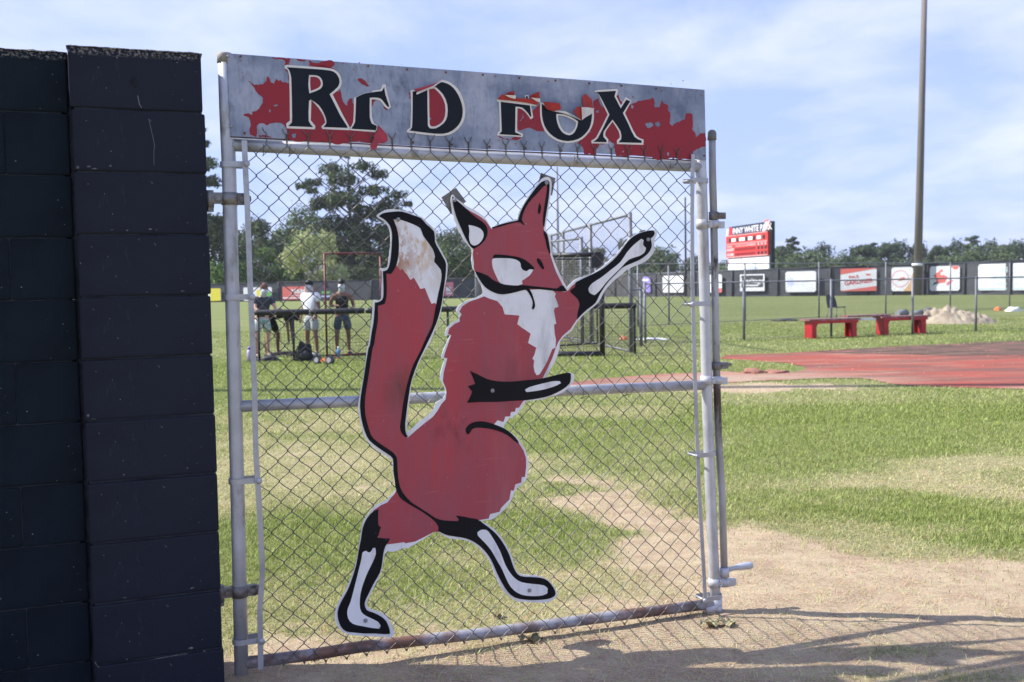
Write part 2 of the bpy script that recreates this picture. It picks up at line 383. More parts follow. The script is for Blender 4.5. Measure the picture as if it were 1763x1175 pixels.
tl = N('ShaderNodeBsdfTranslucent'); t.links.new(vc.outputs[0], tl.inputs[0]); ms = N('ShaderNodeMixShader'); ms.inputs[0].default_value = .3
t.links.new(B.outputs[0], ms.inputs[1]); t.links.new(tl.outputs[0], ms.inputs[2]); t.links.new(ms.outputs[0], t.nodes['Material Output'].inputs[0])
def in_track(x, y): 
    P = TRK; c = np.zeros(len(x), bool); n = len(P)
    for i in range(n):
        x1, y1 = P[i]; x2, y2 = P[(i+1) % n]
        cond = ((y1 > y) != (y2 > y)) & (x < (x2-x1)*(y-y1)/(y2-y1+1e-12)+x1); c ^= cond
    return c
TRK = [(p.x, p.y) for p in [G(*q) for q in [(940, 664), (1010, 656), (1110, 647), (1240, 640), (1300, 645), (1372, 641), (1365, 628), (1300, 622), (1235, 617), (1250, 612), (1400, 606), (1500, 601), (1600, 597), (1763, 590), (2000, 583), (2300, 578), (2300, 700), (2000, 688), (1763, 671), (1650, 668), (1560, 664), (1480, 652), (1400, 653), (1300, 657), (1180, 664), (1050, 669), (960, 670)]]]
def scatter(y0, y1, dens, hr, wr, segs, name, dead=False, xk=.62):
    A = (y1-y0)*(xk*(y0+y1)+1.4); n = int(A*dens)
    y = np.sqrt(RNG.uniform(y0*y0, y1*y1, n))
    x = RNG.uniform(-1, 1, n)*(xk*y+.7)
    g, gr = cover(x, y); r = RNG.uniform(0, 1, n)
    clump = fbm(x, y, 9.0, 2, 11.)
    if dead: keep = (r < ((.10+.75*(1-gr))*(.25+g)+.18*sstep(.5, .62, fbm(x, y, 1.1, 3, 21.)))) 
    else: keep = r < np.clip(g, .04, 1)*(.60+.5*gr)*(0.3+1.4*clump)
    keep &= (~in_track(x, y)) | (r < .012)
    keep &= RNG.uniform(0, 1, n) < 1-.85*sstep(y1-.28*(y1-y0), y1, y)*(y1 < 20)
    if y0 > 12: keep &= True
    x, y, g, gr = x[keep], y[keep], g[keep], gr[keep]; n = len(x)
    h = RNG.uniform(*hr, n)*(.62+.30*gr)*(.7+.6*clump[keep]); w = RNG.uniform(*wr, n); an = RNG.uniform(0, 6.283, n)
    if dead:
        h = RNG.uniform(.003, .018, n); lean = RNG.uniform(.02, .09, n)
        c = np.stack([RNG.uniform(.45, .75, n), RNG.uniform(.38, .64, n), RNG.uniform(.2, .38, n)], 1)
    else:
        lean = h*RNG.uniform(.2, 1.1, n)
        k = np.clip(gr*.95+.13+RNG.normal(0, .25, n), 0, 1)[:, None]
        c = k*np.array([[.275, .345, .080]])+(1-k)*np.array([[.56, .52, .28]]); c = c*RNG.uniform(.6, 1.3, (n, 1))
    return blade_mesh(name, x, y, h, w, lean, an, c, segs)
objs = [scatter(3.0, 6.8, 9500, (.012, .034), (.0022, .0042), 2, 'grass'), scatter(5.6, 11.5, 3400, (.016, .040), (.004, .008), 1, 'grass'), scatter(9.5, 20, 900, (.02, .045), (.008, .016), 1, 'grass'), scatter(16, 34, 230, (.02, .05), (.015, .03), 1, 'grass'),
        scatter(3.0, 6.8, 6500, (.01, .02), (.0014, .0026), 2, 'dead_grass', True), scatter(5.8, 12, 1500, (.01, .02), (.003, .006), 1, 'dead_grass', True), scatter(10, 18, 350, (.01, .02), (.006, .012), 1, 'dead_grass', True)]
for me in objs:
    o = link(me.name, me, bm_); o['kind'] = 'stuff'; tag(o, 'green and yellowing turf growing in patches across the ground' if me.name.startswith('grass') else 'pale dry straw lying on the dirt around the gate', 'grass')

# tiny stones on the dirt
mb = MB()
for k in range(2600):
    y = random.uniform(3.1, 7.5); x = random.uniform(-.62, .62)*y; s_ = random.uniform(.0015, .005)
    a = random.uniform(0, 6.28); z = float(gz(np.array([x]), np.array([y]))[0])
    mb.add([(x+s_*math.cos(a+q*2.1)*random.uniform(.7, 1.2), y+s_*math.sin(a+q*2.1), z-.001) for q in range(3)]+[(x, y, z+s_*.8)], [(0, 1, 3), (1, 2, 3), (2, 0, 3)])
o = link('gravel', mb.mesh('gravel'), mat('stone_grit', (.38, .31, .24), .9, col2=(.15, .11, .08), nscale=30)); o['kind'] = 'stuff'; tag(o, 'small stones and grit on the bare dirt', 'gravel')

# running track sheets
def sheet(name, P, z, m, amp=.16):
    P = torn(P, amp, 3, random.Random(3)); mb = MB(); L = [Vector((a, b, 0)) for a, b in P]
    fs = [f for f in tessellate_polygon([L])]
    out = []
    for f in fs:
        a, b, c = [P[i] for i in f]; out.append(f if (b[0]-a[0])*(c[1]-a[1])-(b[1]-a[1])*(c[0]-a[0]) > 0 else tuple(reversed(f)))
    mb.add([(a, b, z) for a, b in P], out); o = link(name, mb.mesh(name), m); o['kind'] = 'structure'; return o
trm = mat('track_rubber', (.33, .082, .060), .9, col2=(.25, .085, .065), nscale=.9, lo=.35, hi=.65, bump=.6, bscale=90, bdist=.004, spec=.08)
add_layer(trm, (.36, .26, .19), 1.1, .50, .70, (.5, 2.2, 1), 4.0); add_layer(trm, (.17, .085, .07), .8, .48, .62, (.5, 2.0, 1), 9.0); add_layer(trm, (.36, .27, .20), 2.2, .30, .50, (.6, 2., 1), 2.0, mask=((3.2, 13.6, 0), 2.6)); add_layer(trm, (.22, .075, .06), 40, .5, .75, (1, 1, 1), 1.0)
sheet('running_track', TRK, .007, trm, .13)
BLK = [(G(*q).x, G(*q).y) for q in [(1400, 606), (1470, 601), (1560, 596), (1650, 592), (1763, 587), (2000, 581), (2300, 577), (2300, 630), (2000, 622), (1763, 614), (1660, 613), (1560, 611), (1450, 609)]]
bkm = mat('worn_asphalt', (.085, .062, .050), .9, col2=(.14, .095, .075), nscale=1.2, bump=.5, bscale=80, stretch=(1, 2, 1), spec=.08); add_layer(bkm, (.30, .13, .11), 1.5, .52, .66, (1, 3, 1), 2.0)
sheet('track_worn_strip', BLK, .011, bkm, .14)

# ------------------------------------------------------------------ block wall
navy = mat('navy_masonry_paint', (.0075, .010, .019), .68, col2=(.011, .0145, .026), nscale=2.2, bump=.45, bscale=170, bdist=.003, spec=.22)
add_layer(navy, (.32, .31, .30), 75, .735, .76, seed=3.0, detail=2); add_layer(navy, (.04, .05, .07), 14, .60, .74, (1, 1, .35), 8.0)
navy2 = mat('dark_masonry_paint', (.0025, .0055, .009), .75, col2=(.006, .012, .019), nscale=3.0, bump=.5, bscale=150, bdist=.003, spec=.15)
add_layer(navy2, (.02, .03, .042), 9, .60, .78, (1, 1, .4), 5.0); add_layer(navy2, (.3, .3, .3), 80, .745, .77, seed=6.0, detail=2)
def top_porous(m):
    m = m.copy(); m.name = m.name+'_porous_top'; t_ = m.node_tree; b = t_.nodes['Principled BSDF']
    tc_ = t_.nodes.new('ShaderNodeTexCoord'); sp_ = t_.nodes.new('ShaderNodeSeparateXYZ'); t_.links.new(tc_.outputs['Object'], sp_.inputs[0])
    nn = t_.nodes.new('ShaderNodeTexNoise'); nn.inputs['Scale'].default_value = 150; nn.inputs['Detail'].default_value = 3; t_.links.new(tc_.outputs['Object'], nn.inputs['Vector'])
    mr = t_.nodes.new('ShaderNodeMapRange'); mr.inputs['From Min'].default_value = .066; mr.inputs['From Max'].default_value = .078; t_.links.new(sp_.outputs[2], mr.inputs[0])
    m3 = t_.nodes.new('ShaderNodeMapRange'); m3.inputs['From Min'].default_value = .48; m3.inputs['From Max'].default_value = .66; t_.links.new(nn.outputs[0], m3.inputs[0])
    mu = t_.nodes.new('ShaderNodeMath'); mu.operation = 'MULTIPLY'; t_.links.new(mr.outputs[0], mu.inputs[0]); t_.links.new(m3.outputs[0], mu.inputs[1])
    mc = t_.nodes.new('ShaderNodeMixRGB'); t_.links.new(mu.outputs[0], mc.inputs[0]); t_.links.new(b.inputs['Base Color'].links[0].from_socket, mc.inputs[1]); mc.inputs[2].default_value = (.22, .20, .185, 1)
    t_.links.new(mc.outputs[0], b.inputs['Base Color']); return m
def block_mesh(w, d, h, m, rough_top=False, seed=0):
    bm = bmesh.new(); bmesh.ops.create_cube(bm, size=1.0)
    for v in bm.verts: v.co = Vector((v.co.x*w, v.co.y*d, v.co.z*h))
    bmesh.ops.bevel(bm, geom=list(bm.edges), offset=.007, segments=2, affect='EDGES', profile=.6)
    if rough_top:
        bmesh.ops.bevel(bm, geom=[e for e in bm.edges if all(v.co.z > h/2-.004 for v in e.verts) and e.calc_length() > .15], offset=.012, segments=3, affect='EDGES')
        bmesh.ops.subdivide_edges(bm, edges=[e for e in bm.edges if e.calc_length() > .05], cuts=24, use_grid_fill=True)
        for v in bm.verts:
            if v.co.z > h/2-.03: v.co += Vector((0, 1, .9))*(noise.noise(Vector((v.co.x*45+seed, v.co.y*45, v.co.z*45)))*.0045)
    me = bpy.data.meshes.new('block'); bm.to_mesh(me); bm.free(); me.materials.append(m)
    for p in me.polygons: p.use_smooth = False
    return me
uPL = GP(141, 600)[0]; uPR = GP(365, 600)[0]; ZT = GP(240, 86)[1]; CH = 0.2032
pil = thing('block_pillar', 'dark navy painted concrete block pillar beside the gate hinges', 'pillar', GO, GT)
wP = uPR-uPL; dP = .30
bms = [block_mesh(wP*1.0, dP, CH-.006, navy, seed=i) for i in range(2)]; topm = block_mesh(wP, dP, CH-.006, top_porous(navy), True, 2)
k = 0; z = ZT-CH/2
while z > -.15:
    o = link('block', topm if k == 0 else bms[k % 2], None, pil, (uPL+wP/2+random.uniform(-.002, .002)+(0 if k else -.004), dP/2-.03+random.uniform(-.0015, .0015), z))
    if k == 0: o['label'] = 'top block with a rough porous upper edge'
    z -= CH; k += 1
part('mortar', MB().box((uPL+wP/2, dP/2-.03, ZT/2-.06), (wP-.016, dP-.016, ZT-.02)), mat('painted_mortar', (.008, .010, .017), .8, col2=(.03, .035, .05), nscale=8, bump=.6, bscale=120), pil)
mb = MB()   # chipped hole in the top block, its shade put in as a dark slab
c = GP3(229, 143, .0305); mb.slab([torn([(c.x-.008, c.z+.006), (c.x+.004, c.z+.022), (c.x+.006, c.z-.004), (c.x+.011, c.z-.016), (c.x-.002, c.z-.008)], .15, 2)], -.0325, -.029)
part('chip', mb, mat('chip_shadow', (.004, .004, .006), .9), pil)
mb = MB(); pts = [GP3(x, y, .031) for x, y in [(237, 165), (240, 180), (244, 186)]]; mb.tube(pts, .0012, 5)
pts = [GP3(x, y, .031) for x, y in [(256, 205), (260, 222), (263, 235), (266, 250), (265, 262), (265, 285)]]; mb.tube(pts, .0006, 4)
part('crack', mb, mat('crack_lime', (.22, .22, .24), .9), pil)
lime = mat('lime_mortar_showing', (.20, .20, .19), .95, col2=(.07, .07, .075), nscale=60)
rc_ = random.Random(9)
def chip(px, py, w, h, root=pil, off=.0305):
    c = GP3(px, py, off); P = [(c.x+w*.5*math.cos(a*.9), c.z+h*.5*math.sin(a*.9)) for a in range(7)]
    part('paint_chip', MB().slab([torn(P, .22, 2, rc_)], -off-.0006, -off+.0015), lime, root)
for x, y, w, h in [(525, 895, .008, .010), (600, 890, .012, .006), (745, 885, .008, .006), (640, 905, .02, .003), (790, 155, .004, .006), (1195, 188, .006, .003)]: chip(x/3.92, 60+y/3.92, w, h)
for x, y, w, h in [(515, 96, .009, .004), (585, 99, .007, .004), (690, 93, .012, .004), (720, 96, .006, .003), (370, 250, .003, .006), (492, 500, .004, .005), (535, 620, .003, .003), (410, 672, .02, .004), (460, 674, .012, .005), (537, 665, .013, .007), (405, 950, .008, .009), (430, 966, .02, .003), (675, 382, .004, .003), (840, 378, .014, .004), (925, 1095, .003, .003), (638, 140, .004, .003)]: chip(x/2.67, 360+y/2.67, w, h)
for x, y, w, h in [(635, 112, .007, .005), (480, 436, .006, .007), (542, 438, .005, .006), (640, 742, .010, .004), (985, 692, .014, .004), (977, 1000, .018, .007), (650, 1057, .006, .007), (1046, 1015, .008, .005), (1075, 380, .006, .004), (845, 15, .003, .004), (960, 78, .008, .003), (735, 355, .010, .002), (712, 925, .002, .006)]: chip(x/2.974, 780+y/2.974, w, h)
part('efflorescence', MB().tube([GP3(x/2.974, 780+y/2.974, .0285) for x, y in [(486, 1070), (500, 1095), (560, 1100), (640, 1088), (700, 1072), (800, 1055), (880, 1040), (960, 1028)]], .0016, 5), lime, pil)
wall = thing('block_wall', 'long dark painted concrete block wall left of the pillar', 'wall', GO, GT)
ZW = GP(60, 84, -.045)[1]; wD = .19; uW = uPL-.014; yW = .045
bw = block_mesh(.3962, wD, CH-.003, navy2); bwh = block_mesh(.19, wD, CH-.003, navy2); tw = block_mesh(.3962, wD, CH-.005, top_porous(navy2), True, 5)
part('joint_fill', MB().box((uPL-.004, yW+wD/2, (ZT-CH)/2-.03), (.03, wD-.03, ZT-CH+.10)), bpy.data.materials['painted_mortar'], wall)
for r in range(12):
    z = ZW-CH/2-r*CH
    if z < -.15: break
    x = uW-.19-(.19 if r % 2 == 0 else .0)
    if r % 2 == 1: link('block', bwh if r else tw, None, wall, (uW-.095, yW+wD/2, z)); x = uW-.19-.2
    else: x = uW-.197
    for q in range(9):
        o = link('block', tw if r == 0 else bw, None, wall, (x+random.uniform(-.001, .001), yW+wD/2+random.uniform(-.001, .001), z)); x -= .3967
part('mortar', MB().box((uW-1.87, yW+wD/2, ZW/2-.05), (3.7, wD-.012, ZW-.02)), bpy.data.materials['painted_mortar'], wall)

# ------------------------------------------------------------------ gate
galv = mat('galvanized_silver_paint', (.38, .39, .42), .42, .45, col2=(.47, .48, .51), nscale=7, bump=.12, bscale=60, bdist=.002, rough2=.55)
add_layer(galv, (.20, .185, .16), 11, .56, .72, (1, 1, .5), 2.2)
galv_r = mat('weathered_galvanized_pipe', (.42, .43, .46), .45, .35, col2=(.52, .53, .56), nscale=6, bump=.2, bscale=70, bdist=.002)
add_layer(galv_r, (.26, .23, .20), 7, .54, .70, (1, 1, .35), 1.3, rough=.8)
rustp = mat('rusty_bottom_pipe', (.34, .34, .37), .55, .35, col2=(.20, .105, .07), nscale=5.5, lo=.42, hi=.58, bump=.3, bscale=80, bdist=.002, stretch=(1, 1, 1)); add_layer(rustp, (.10, .075, .065), 9, .5, .7, seed=5)
wirem = mat('chain_link_wire', (.165, .155, .145), .4, .4, col2=(.09, .08, .07), nscale=5, lo=.4, hi=.6)
gate = thing('chain_link_gate', 'silver chain link gate hinged on the dark block pillar', 'gate', GO, GT)
LP = [GP3(x, y) for x, y in [(387, 95), (390, 190), (394, 283), (398, 440), (405, 700), (411, 930), (416, 1161)]]
RP = [GP3(x, y) for x, y in [(1201, 160), (1207.5, 313), (1213, 500), (1218, 707), (1224, 870), (1229, 984), (1233, 1047)]]
part('frame_post', MB().tube(LP, .0242, 20), galv, gate, label='hinge side post of the gate frame')
part('post_cap', MB().tube([LP[0]+Vector((0, 0, -.028)), LP[0], LP[0]+Vector((0, 0, .006))], [.0262, .0262, .022], 20), mat('tan_cap', (.20, .18, .15), .7, col2=(.27, .25, .22), nscale=20), gate)
part('frame_post', MB().tube(RP, .0225, 20), galv_r, gate, label='latch side post of the gate frame')
rail_top = [GP3(x, y) for x, y in [(398, 250), (610, 260), (800, 270), (1000, 279), (1209, 288)]]
rail_mid = [GP3(x, y) for x, y in [(410, 700), (620, 691), (1000, 672), (1216, 663)]]
rail_bot = [GP3(x, y) for x, y in [(418, 1142), (541, 1127), (620, 1114), (831, 1091), (1042, 1063), (1225, 1040)]]
part('top_rail', MB().tube(rail_top, .0215, 18), galv, gate)
part('middle_rail', MB().tube(rail_mid, .0205, 18), galv, gate)
part('bottom_rail', MB().tube(rail_bot, .0212, 18), rustp, gate, label='rust stained bottom rail')
def flat_bar(pts, w, th, off):
    mb = MB(); n = len(pts); vs = []; fs = []
    for p in pts:
        for a, b in ((-w/2, -th/2), (w/2, -th/2), (w/2, th/2), (-w/2, th/2)): vs.append((p.x+a, -off+b, p.z))
    for i in range(n-1):
        for j in range(4): fs.append((i*4+j, i*4+(j+1) % 4, (i+1)*4+(j+1) % 4, (i+1)*4+j))
    fs += [(0, 1, 2, 3), tuple(4*(n-1)+j for j in (3, 2, 1, 0))]
    for f in range(len(fs)): fs[f] = tuple(reversed(fs[f]))
    return mb.add(vs, fs)
LB = [(420.5, 242), (423, 300), (426, 360), (428.5, 430), (431, 499), (434, 562), (438, 660), (440.5, 780), (447, 881), (452, 982), (447.5, 1049), (449, 1153)]
RB = [(1193, 266), (1191.5, 364), (1192, 470), (1194.5, 603), (1197, 665), (1203, 835), (1211.6, 984), (1214, 1034)]
bar_m = mat('tension_bar_zinc', (.42, .43, .46), .45, .5, col2=(.33, .33, .35), nscale=14, lo=.45, hi=.65, bump=.15, bscale=50, bdist=.001)
part('tension_bar', flat_bar([GP3(x, y, .036) for x, y in LB], .0185, .004, .036), bar_m, gate, label='slightly bent flat bar on the hinge side')
part('tension_bar', flat_bar([GP3(x, y, .036) for x, y in RB], .0165, .004, .036), bar_m, gate, label='flat bar on the latch side')
def interp(path, y):
    for (x0, y0), (x1, y1) in zip(path[:-1], path[1:]):
        if y0 <= y <= y1: return x0+(x1-x0)*(y-y0)/(y1-y0)
    return path[-1][0] if y > path[-1][1] else path[0][0]
LPp = [(387, 95), (390, 190), (394, 283), (398, 440), (405, 700), (411, 930), (416, 1161)]
RPp = [(1201, 160), (1207.5, 313), (1213, 500), (1218, 707), (1224, 870), (1229, 984), (1233, 1047)]
def band(y, side, w=.019, r=.0262, thick=.003, boltr=.011):
    path, bars, sg = (LPp, LB, 1) if side == 'L' else (RPp, RB, -1)
    pc = GP3(interp(path, y), y); yb = y-(1 if side == 'L' else -1)*0; be = GP3(interp(bars, yb), yb, .03)
    mb = MB(); n = 18; vs = []; fs = []
    ring = []
    for j in range(n+1):
        an = math.pi*(.5+1.0*j/n)*1.0
        ring.append((pc.x+sg*r*math.cos(an), r*math.sin(an)))
    ring = [(be.x+sg*.004, .029)]+[(pc.x+sg*.02, .0262)]+ring+[(pc.x+sg*.02, -.0262), (be.x+sg*.006, -.029)]
    for a, b in ring:
        for zz in (-w/2, w/2): vs.append((a, b, pc.z+zz))
    for i in range(len(ring)-1): fs.append((2*i, 2*i+1, 2*i+3, 2*i+2))
    m2 = len(vs)
    vs2 = [Vector(v) for v in vs]; cx = pc.x
    for v in vs2:
        d = Vector((v.x-cx, v.y, 0)); vs.append(tuple(v+d.normalized()*thick))
    fs += [tuple(reversed([i+m2 for i in f])) for f in fs[:]]
    for i in range(len(ring)-1): fs += [(2*i, 2*i+2, m2+2*i+2, m2+2*i), (2*i+1, m2+2*i+1, m2+2*i+3, 2*i+3)]
    fs += [(0, m2, m2+1, 1), (m2-2, m2-1, 2*m2-1, 2*m2-2)]
    mb.add(vs, fs)
    mb.ball((be.x+sg*.004, -.041, pc.z), (boltr, .006, boltr), 12, 6); mb.tube([(be.x+sg*.004, -.036, pc.z), (be.x+sg*.004, .038, pc.z)], .0045, 8)
    return part('tension_band', mb, bar_m, gate)
for y in (284, 512, 828, 1103): band(y, 'L')
for y in (312, 523, 781, 1026): band(y, 'R', r=.0245)
# hinges
hm = mat('old_hinge_iron', (.22, .215, .21), .5, .5, col2=(.12, .10, .085), nscale=18, lo=.42, hi=.62, bump=.3, bscale=60, bdist=.002)
for y, rz_ in ((343, .042), (1018, .040)):
    pc = GP3(interp(LPp, y), y); mb = MB()
    mb.tube([pc+Vector((0, 0, -rz_/2)), pc+Vector((0, 0, rz_/2))], .0285, 20)
    mb.box((pc.x+.037, -.002, pc.z), (.034, .020, rz_*.95)); mb.tube([(pc.x+.042, -.012, pc.z), (pc.x+.042, -.020, pc.z)], .0115, 6, smooth=False)
    mb.tube([(pc.x+.052, -.012, pc.z), (pc.x+.052, .010, pc.z)], rz_*.46, 12)
    hg = part('hinge', mb, hm, gate)
    m2 = MB(); m2.box((pc.x-.048, -.002, pc.z+.002), (.046, .020, rz_*.9)); m2.tube([(pc.x-.040, -.012, pc.z+.001), (pc.x-.040, -.021, pc.z+.001)], .0105, 6, smooth=False)
    m2.tube([(pc.x-.066, 0, pc.z-.03), (pc.x-.066, 0, pc.z+.028)], .014, 12); m2.tube([(pc.x-.066, 0, pc.z-.044), (pc.x-.066, 0, pc.z-.026)], .0125, 6, smooth=False)
    m2.tube([(pc.x-.066, 0, pc.z+.010), (pc.x-.10, 0.0, pc.z+.010)], .009, 10)
    part('pintle', m2, hm, hg)
# drop rod and its brackets
ROD = [(1225.7, 232), (1226.7, 303), (1229, 385), (1231, 500), (1233, 622), (1237, 750), (1243, 850), (1247, 985)]
rodm = mat('drop_rod_pipe', (.42, .425, .44), .5, .4, col2=(.28, .27, .26), nscale=9, lo=.4, hi=.6, bump=.2, bscale=60, bdist=.002, stretch=(1, 1, .4)); add_layer(rodm, (.06, .055, .05), 22, .50, .62, (1, 1, .4), 3., mask=((1.93, 0, 1.35), .5)); add_layer(rodm, (.07, .05, .04), 9, .45, .6, (1, 1, .3), 3., mask=((1.95, 0, .85), .3))
rp = [GP3(x, y, .0) for x, y in ROD]; rod = part('drop_rod', MB().tube(rp, .0152, 14), rodm, gate)
mb = MB(); tp = rp[0]; mb.tube([tp+Vector((0, 0, -.022)), tp+Vector((0, 0, .004))], .0185, 14); mb.ball(tp+Vector((0, 0, .004)), (.0185, .0185, .016), 14, 8)
part('rod_cap', mb, mat('dull_cap', (.16, .155, .14), .7, .2, col2=(.26, .26, .25), nscale=20), rod)
h0 = GP3(1247, 985); mb = MB(); mb.tube([h0+Vector((0, 0, -.02)), h0+Vector((0, 0, .02))], .021, 12); mb.tube([h0+Vector((.005, 0, .004)), h0+Vector((.04, -.005, .012)), h0+Vector((.075, -.008, .016)), h0+Vector((.118, -.01, .016)), h0+Vector((.128, -.01, .015))], [.009, .010, .015, .0165, .013], 14)
part('handle', mb, galv_r, rod)
for y, n_ in ((372, 0), (386, 1), (630, 0), (655, 1), (1003, 2)):
    pc = GP3(interp(RPp, y), y); rc = GP3(interp(ROD, y), y); mb = MB()
    if n_ in (0, 2): mb.tube([rc+Vector((0, 0, -.016)), rc+Vector((0, 0, .016))], .0205, 14); mb.box(rc+Vector((.032, -.004, 0)), (.034, .022, .026))
    if n_ in (1, 2):
        mb.tube([pc+Vector((0, 0, -.018)), pc+Vector((0, 0, .018))], .0275, 16); mb.box(((pc.x+rc.x)/2+.004, -.006, pc.z), (abs(rc.x-pc.x), .018, .030)); mb.tube([rc+Vector((0, 0, -.014)), rc+Vector((0, 0, .014))], .022, 14); mb.box(rc+Vector((.03, -.002, -.004)), (.03, .018, .028))
        for dz in (-.009, .011): mb.ball((pc.x+.012, -.0275, pc.z+dz), .0055, 8, 6)
    if y == 630: mb.tube([rc+Vector((.01, -.014, .004)), rc+Vector((.062, -.014, .004))], .006, 8)
    part('bracket', mb, galv_r if n_ else hm, gate)
# elbow at bottom right corner
c0 = RP[-1]; part('corner_elbow', MB().tube([c0+Vector((-.06, 0, -.002)), c0+Vector((-.02, 0, .004)), c0+Vector((0, 0, .012)), c0+Vector((0, 0, .05))], .0262, 16), galv_r, gate)
part('corner_elbow', MB().tube([c0+Vector((0, 0, -.018)), c0+Vector((0, 0, .012))], .026, 14), galv_r, gate)
# chain link fabric: every woven wire is a part of its own
u0 = GP(432, 300, .03)[0]; u1 = GP(1196, 300, .03)[0]; ND = 48; DU = (u1-u0)/ND; 
def ztop(u): a = GP3(551, 252, .03); b = GP3(1160, 279, .03); return a.z+(b.z-a.z)*(u-a.x)/(b.x-a.x)
def zbot(u): a = GP3(640, 1127, .03); b = GP3(1150, 1066, .03); return a.z+(b.z-a.z)*(u-a.x)/(b.x-a.x)
NR = 50
LBu = [(GP3(x, y, .03).z, GP3(x, y, .03).x) for x, y in LB][::-1]; RBu = [(GP3(x, y, .03).z, GP3(x, y, .03).x) for x, y in RB][::-1]
def knot(c, j):
    ub = u0+c*DU; zt_, zb_ = ztop(ub), zbot(ub); z = zt_+(zb_-zt_)*j/NR
    ul = np.interp(z, [a for a, b in LBu], [b for a, b in LBu]); ur = np.interp(z, [a for a, b in RBu], [b for a, b in RBu])
    u = ul+(ur-ul)*c/ND
    q = Vector((c*.37+3, j*.41, 1.7)); q2 = Vector((c*.11, j*.09, 8.7))
    return Vector((u+noise.noise(q)*.0042+noise.noise(q2)*.006, 0, z+noise.noise(q+Vector((9, 4, 2)))*.0042+noise.noise(q2+Vector((5, 5, 5)))*.006))
WR = .0016
for k in range(-0, ND):
    pts = []; 
    for j in range(NR+1):
        right = (k+1+j) % 2 == 0; c = k+1 if right else k
        p = knot(c, j); e = .0019 if right else -.0019
        dep = -.030+(.0016 if right else -.0016)
        if j > 0:
            a = pts[-1]; bow = (noise.noise(Vector((k*.7, j*.8, 3)))*.004 if random.random() < .35 else noise.noise(Vector((k*.7, j*.8, 3)))*.0012)
            m_ = (a+Vector((p.x+e, dep, p.z)))*.5; m_ += Vector((0, 0, bow)); m_.y = -.0300+(-.002 if right else .002); pts.append(m_)
        else: pass
        ap = Vector((p.x+e, dep, p.z))
        if 0 < j < NR: pts.append(ap+Vector((-e*.5, (.0022 if right else -.0022), .0022))); pts.append(ap+Vector((0, 0, 0))); pts.append(ap+Vector((-e*.5, (-.0022 if right else .0022), -.0022)))
        else: pts.append(ap)
    # upper end twisted with its neighbour, splayed tip
    cpar = (k+1) % 2 == 0
    kc = k+1 if cpar else k; p = knot(kc, 0); sg = -1 if cpar else 1; hd = []
    for q in range(9):
        an = q*1.35+(0 if cpar else math.pi); hd.append(Vector((p.x+.0026*math.cos(an), -.030+.0026*math.sin(an), p.z+.004+q*.0042)))
    tipx = (.014 if cpar else -.014)*random.uniform(.7, 1.2)
    hd += [Vector((p.x+tipx*.6, -.031, p.z+.043)), Vector((p.x+tipx, -.033, p.z+.052+random.uniform(0, .008)))]
    if k > 1 and kc < ND-0: pts = hd[::-1]+pts
    e_ = pts[-1]; sgn = 1 if ((k+1+NR) % 2 == 0) else -1
    pts += [e_+Vector((-sgn*.001, -.001, -.004)), e_+Vector((-sgn*.004, .002, -.003)), e_+Vector((-sgn*.006, .003, .004))]
    part('mesh_wire', MB().tube(pts, WR, 6), wirem, gate)
# wire ties on the rails
for (x, y) in [(452, 257), (497, 258), (618, 694), (1000, 676), (1075, 672), (985, 275), (1150, 284), (540, 1128), (905, 668)]:
    p = GP3(x, y); mb = MB(); mb.tube([p+Vector((0, .0245*math.cos(a), .0245*math.sin(a))) for a in [q*.5 for q in range(0, 11)]]+[p+Vector((.012, -.033, -.012)), p+Vector((.02, -.034, .002))], .0013, 5)
    part('wire_tie', mb, wirem, gate)

# ------------------------------------------------------------------ name sign (RED FOX)
metal = mat('bare_galvanized_sheet', (.225, .262, .345), .55, .1, col2=(.33, .365, .45), nscale=9, lo=.34, hi=.66, detail=10, bump=.05, bscale=40, bdist=.001)
add_layer(metal, (.13, .16, .235), 3.5, .44, .66, seed=2.); add_layer(metal, (.10, .12, .175), 12, .56, .70, (1, 1, .6), 14.); add_layer(metal, (.14, .165, .23), 60, .5, .75, (1, 1, .25), 4.); add_layer(metal, (.45, .455, .52), 5, .52, .78, seed=7.)
redp = mat('red_vinyl', (.30, .020, .032), .5, col2=(.25, .022, .035), nscale=5, lo=.35, hi=.65, spec=.3); add_layer(redp, (.27, .03, .04), 30, .62, .8, seed=3)
navp = mat('black_vinyl', (.006, .009, .015), .5, col2=(.010, .014, .021), nscale=6, lo=.4, hi=.7, spec=.18); add_layer(navp, (.12, .13, .15), 60, .72, .78, seed=3)
whp = mat('cream_vinyl', (.72, .68, .62), .5, col2=(.60, .57, .52), nscale=20, lo=.5, hi=.75)
sign = thing('name_sign', 'peeling red and bare metal board lettered RED FOX across the gate top', 'sign', GO, GT)
S0 = .0268; bolt_m0 = mat('dark_glue_spot', (.10, .11, .14), .7)
P = [GP(x, y, S0) for x, y in [(391, 92), (600, 108), (800, 122.5), (1010, 138.5), (1213, 155), (1216, 276), (1010, 263.5), (800, 256), (600, 245), (397, 235)]]
part('board', MB().slab([P[::-1]], -S0, -S0+.003), metal, sign)
Pb = [GP3(x, y, S0-.002) for x, y in [(397, 238), (600, 248.5), (800, 259.5), (1010, 268), (1200, 279)]]
part('bottom_flange', flat_bar([p for p in Pb], .004, .012, S0-.006) if False else MB().tube(Pb, .0016, 6), mat('white_edge', (.75, .73, .70), .5), sign)
part('flange_shadow_gap', MB().tube([p+Vector((0, .001, .004)) for p in Pb], .0022, 6), mat('dark_red_gap_shade', (.07, .008, .012), .6), sign)  # shade in the gap between board and flange, put in as a dark red tube
o1, o2, o3, o4 = S0+.0008, S0+.0016, S0+.0024, S0+.0032
rs_ = random.Random(5)
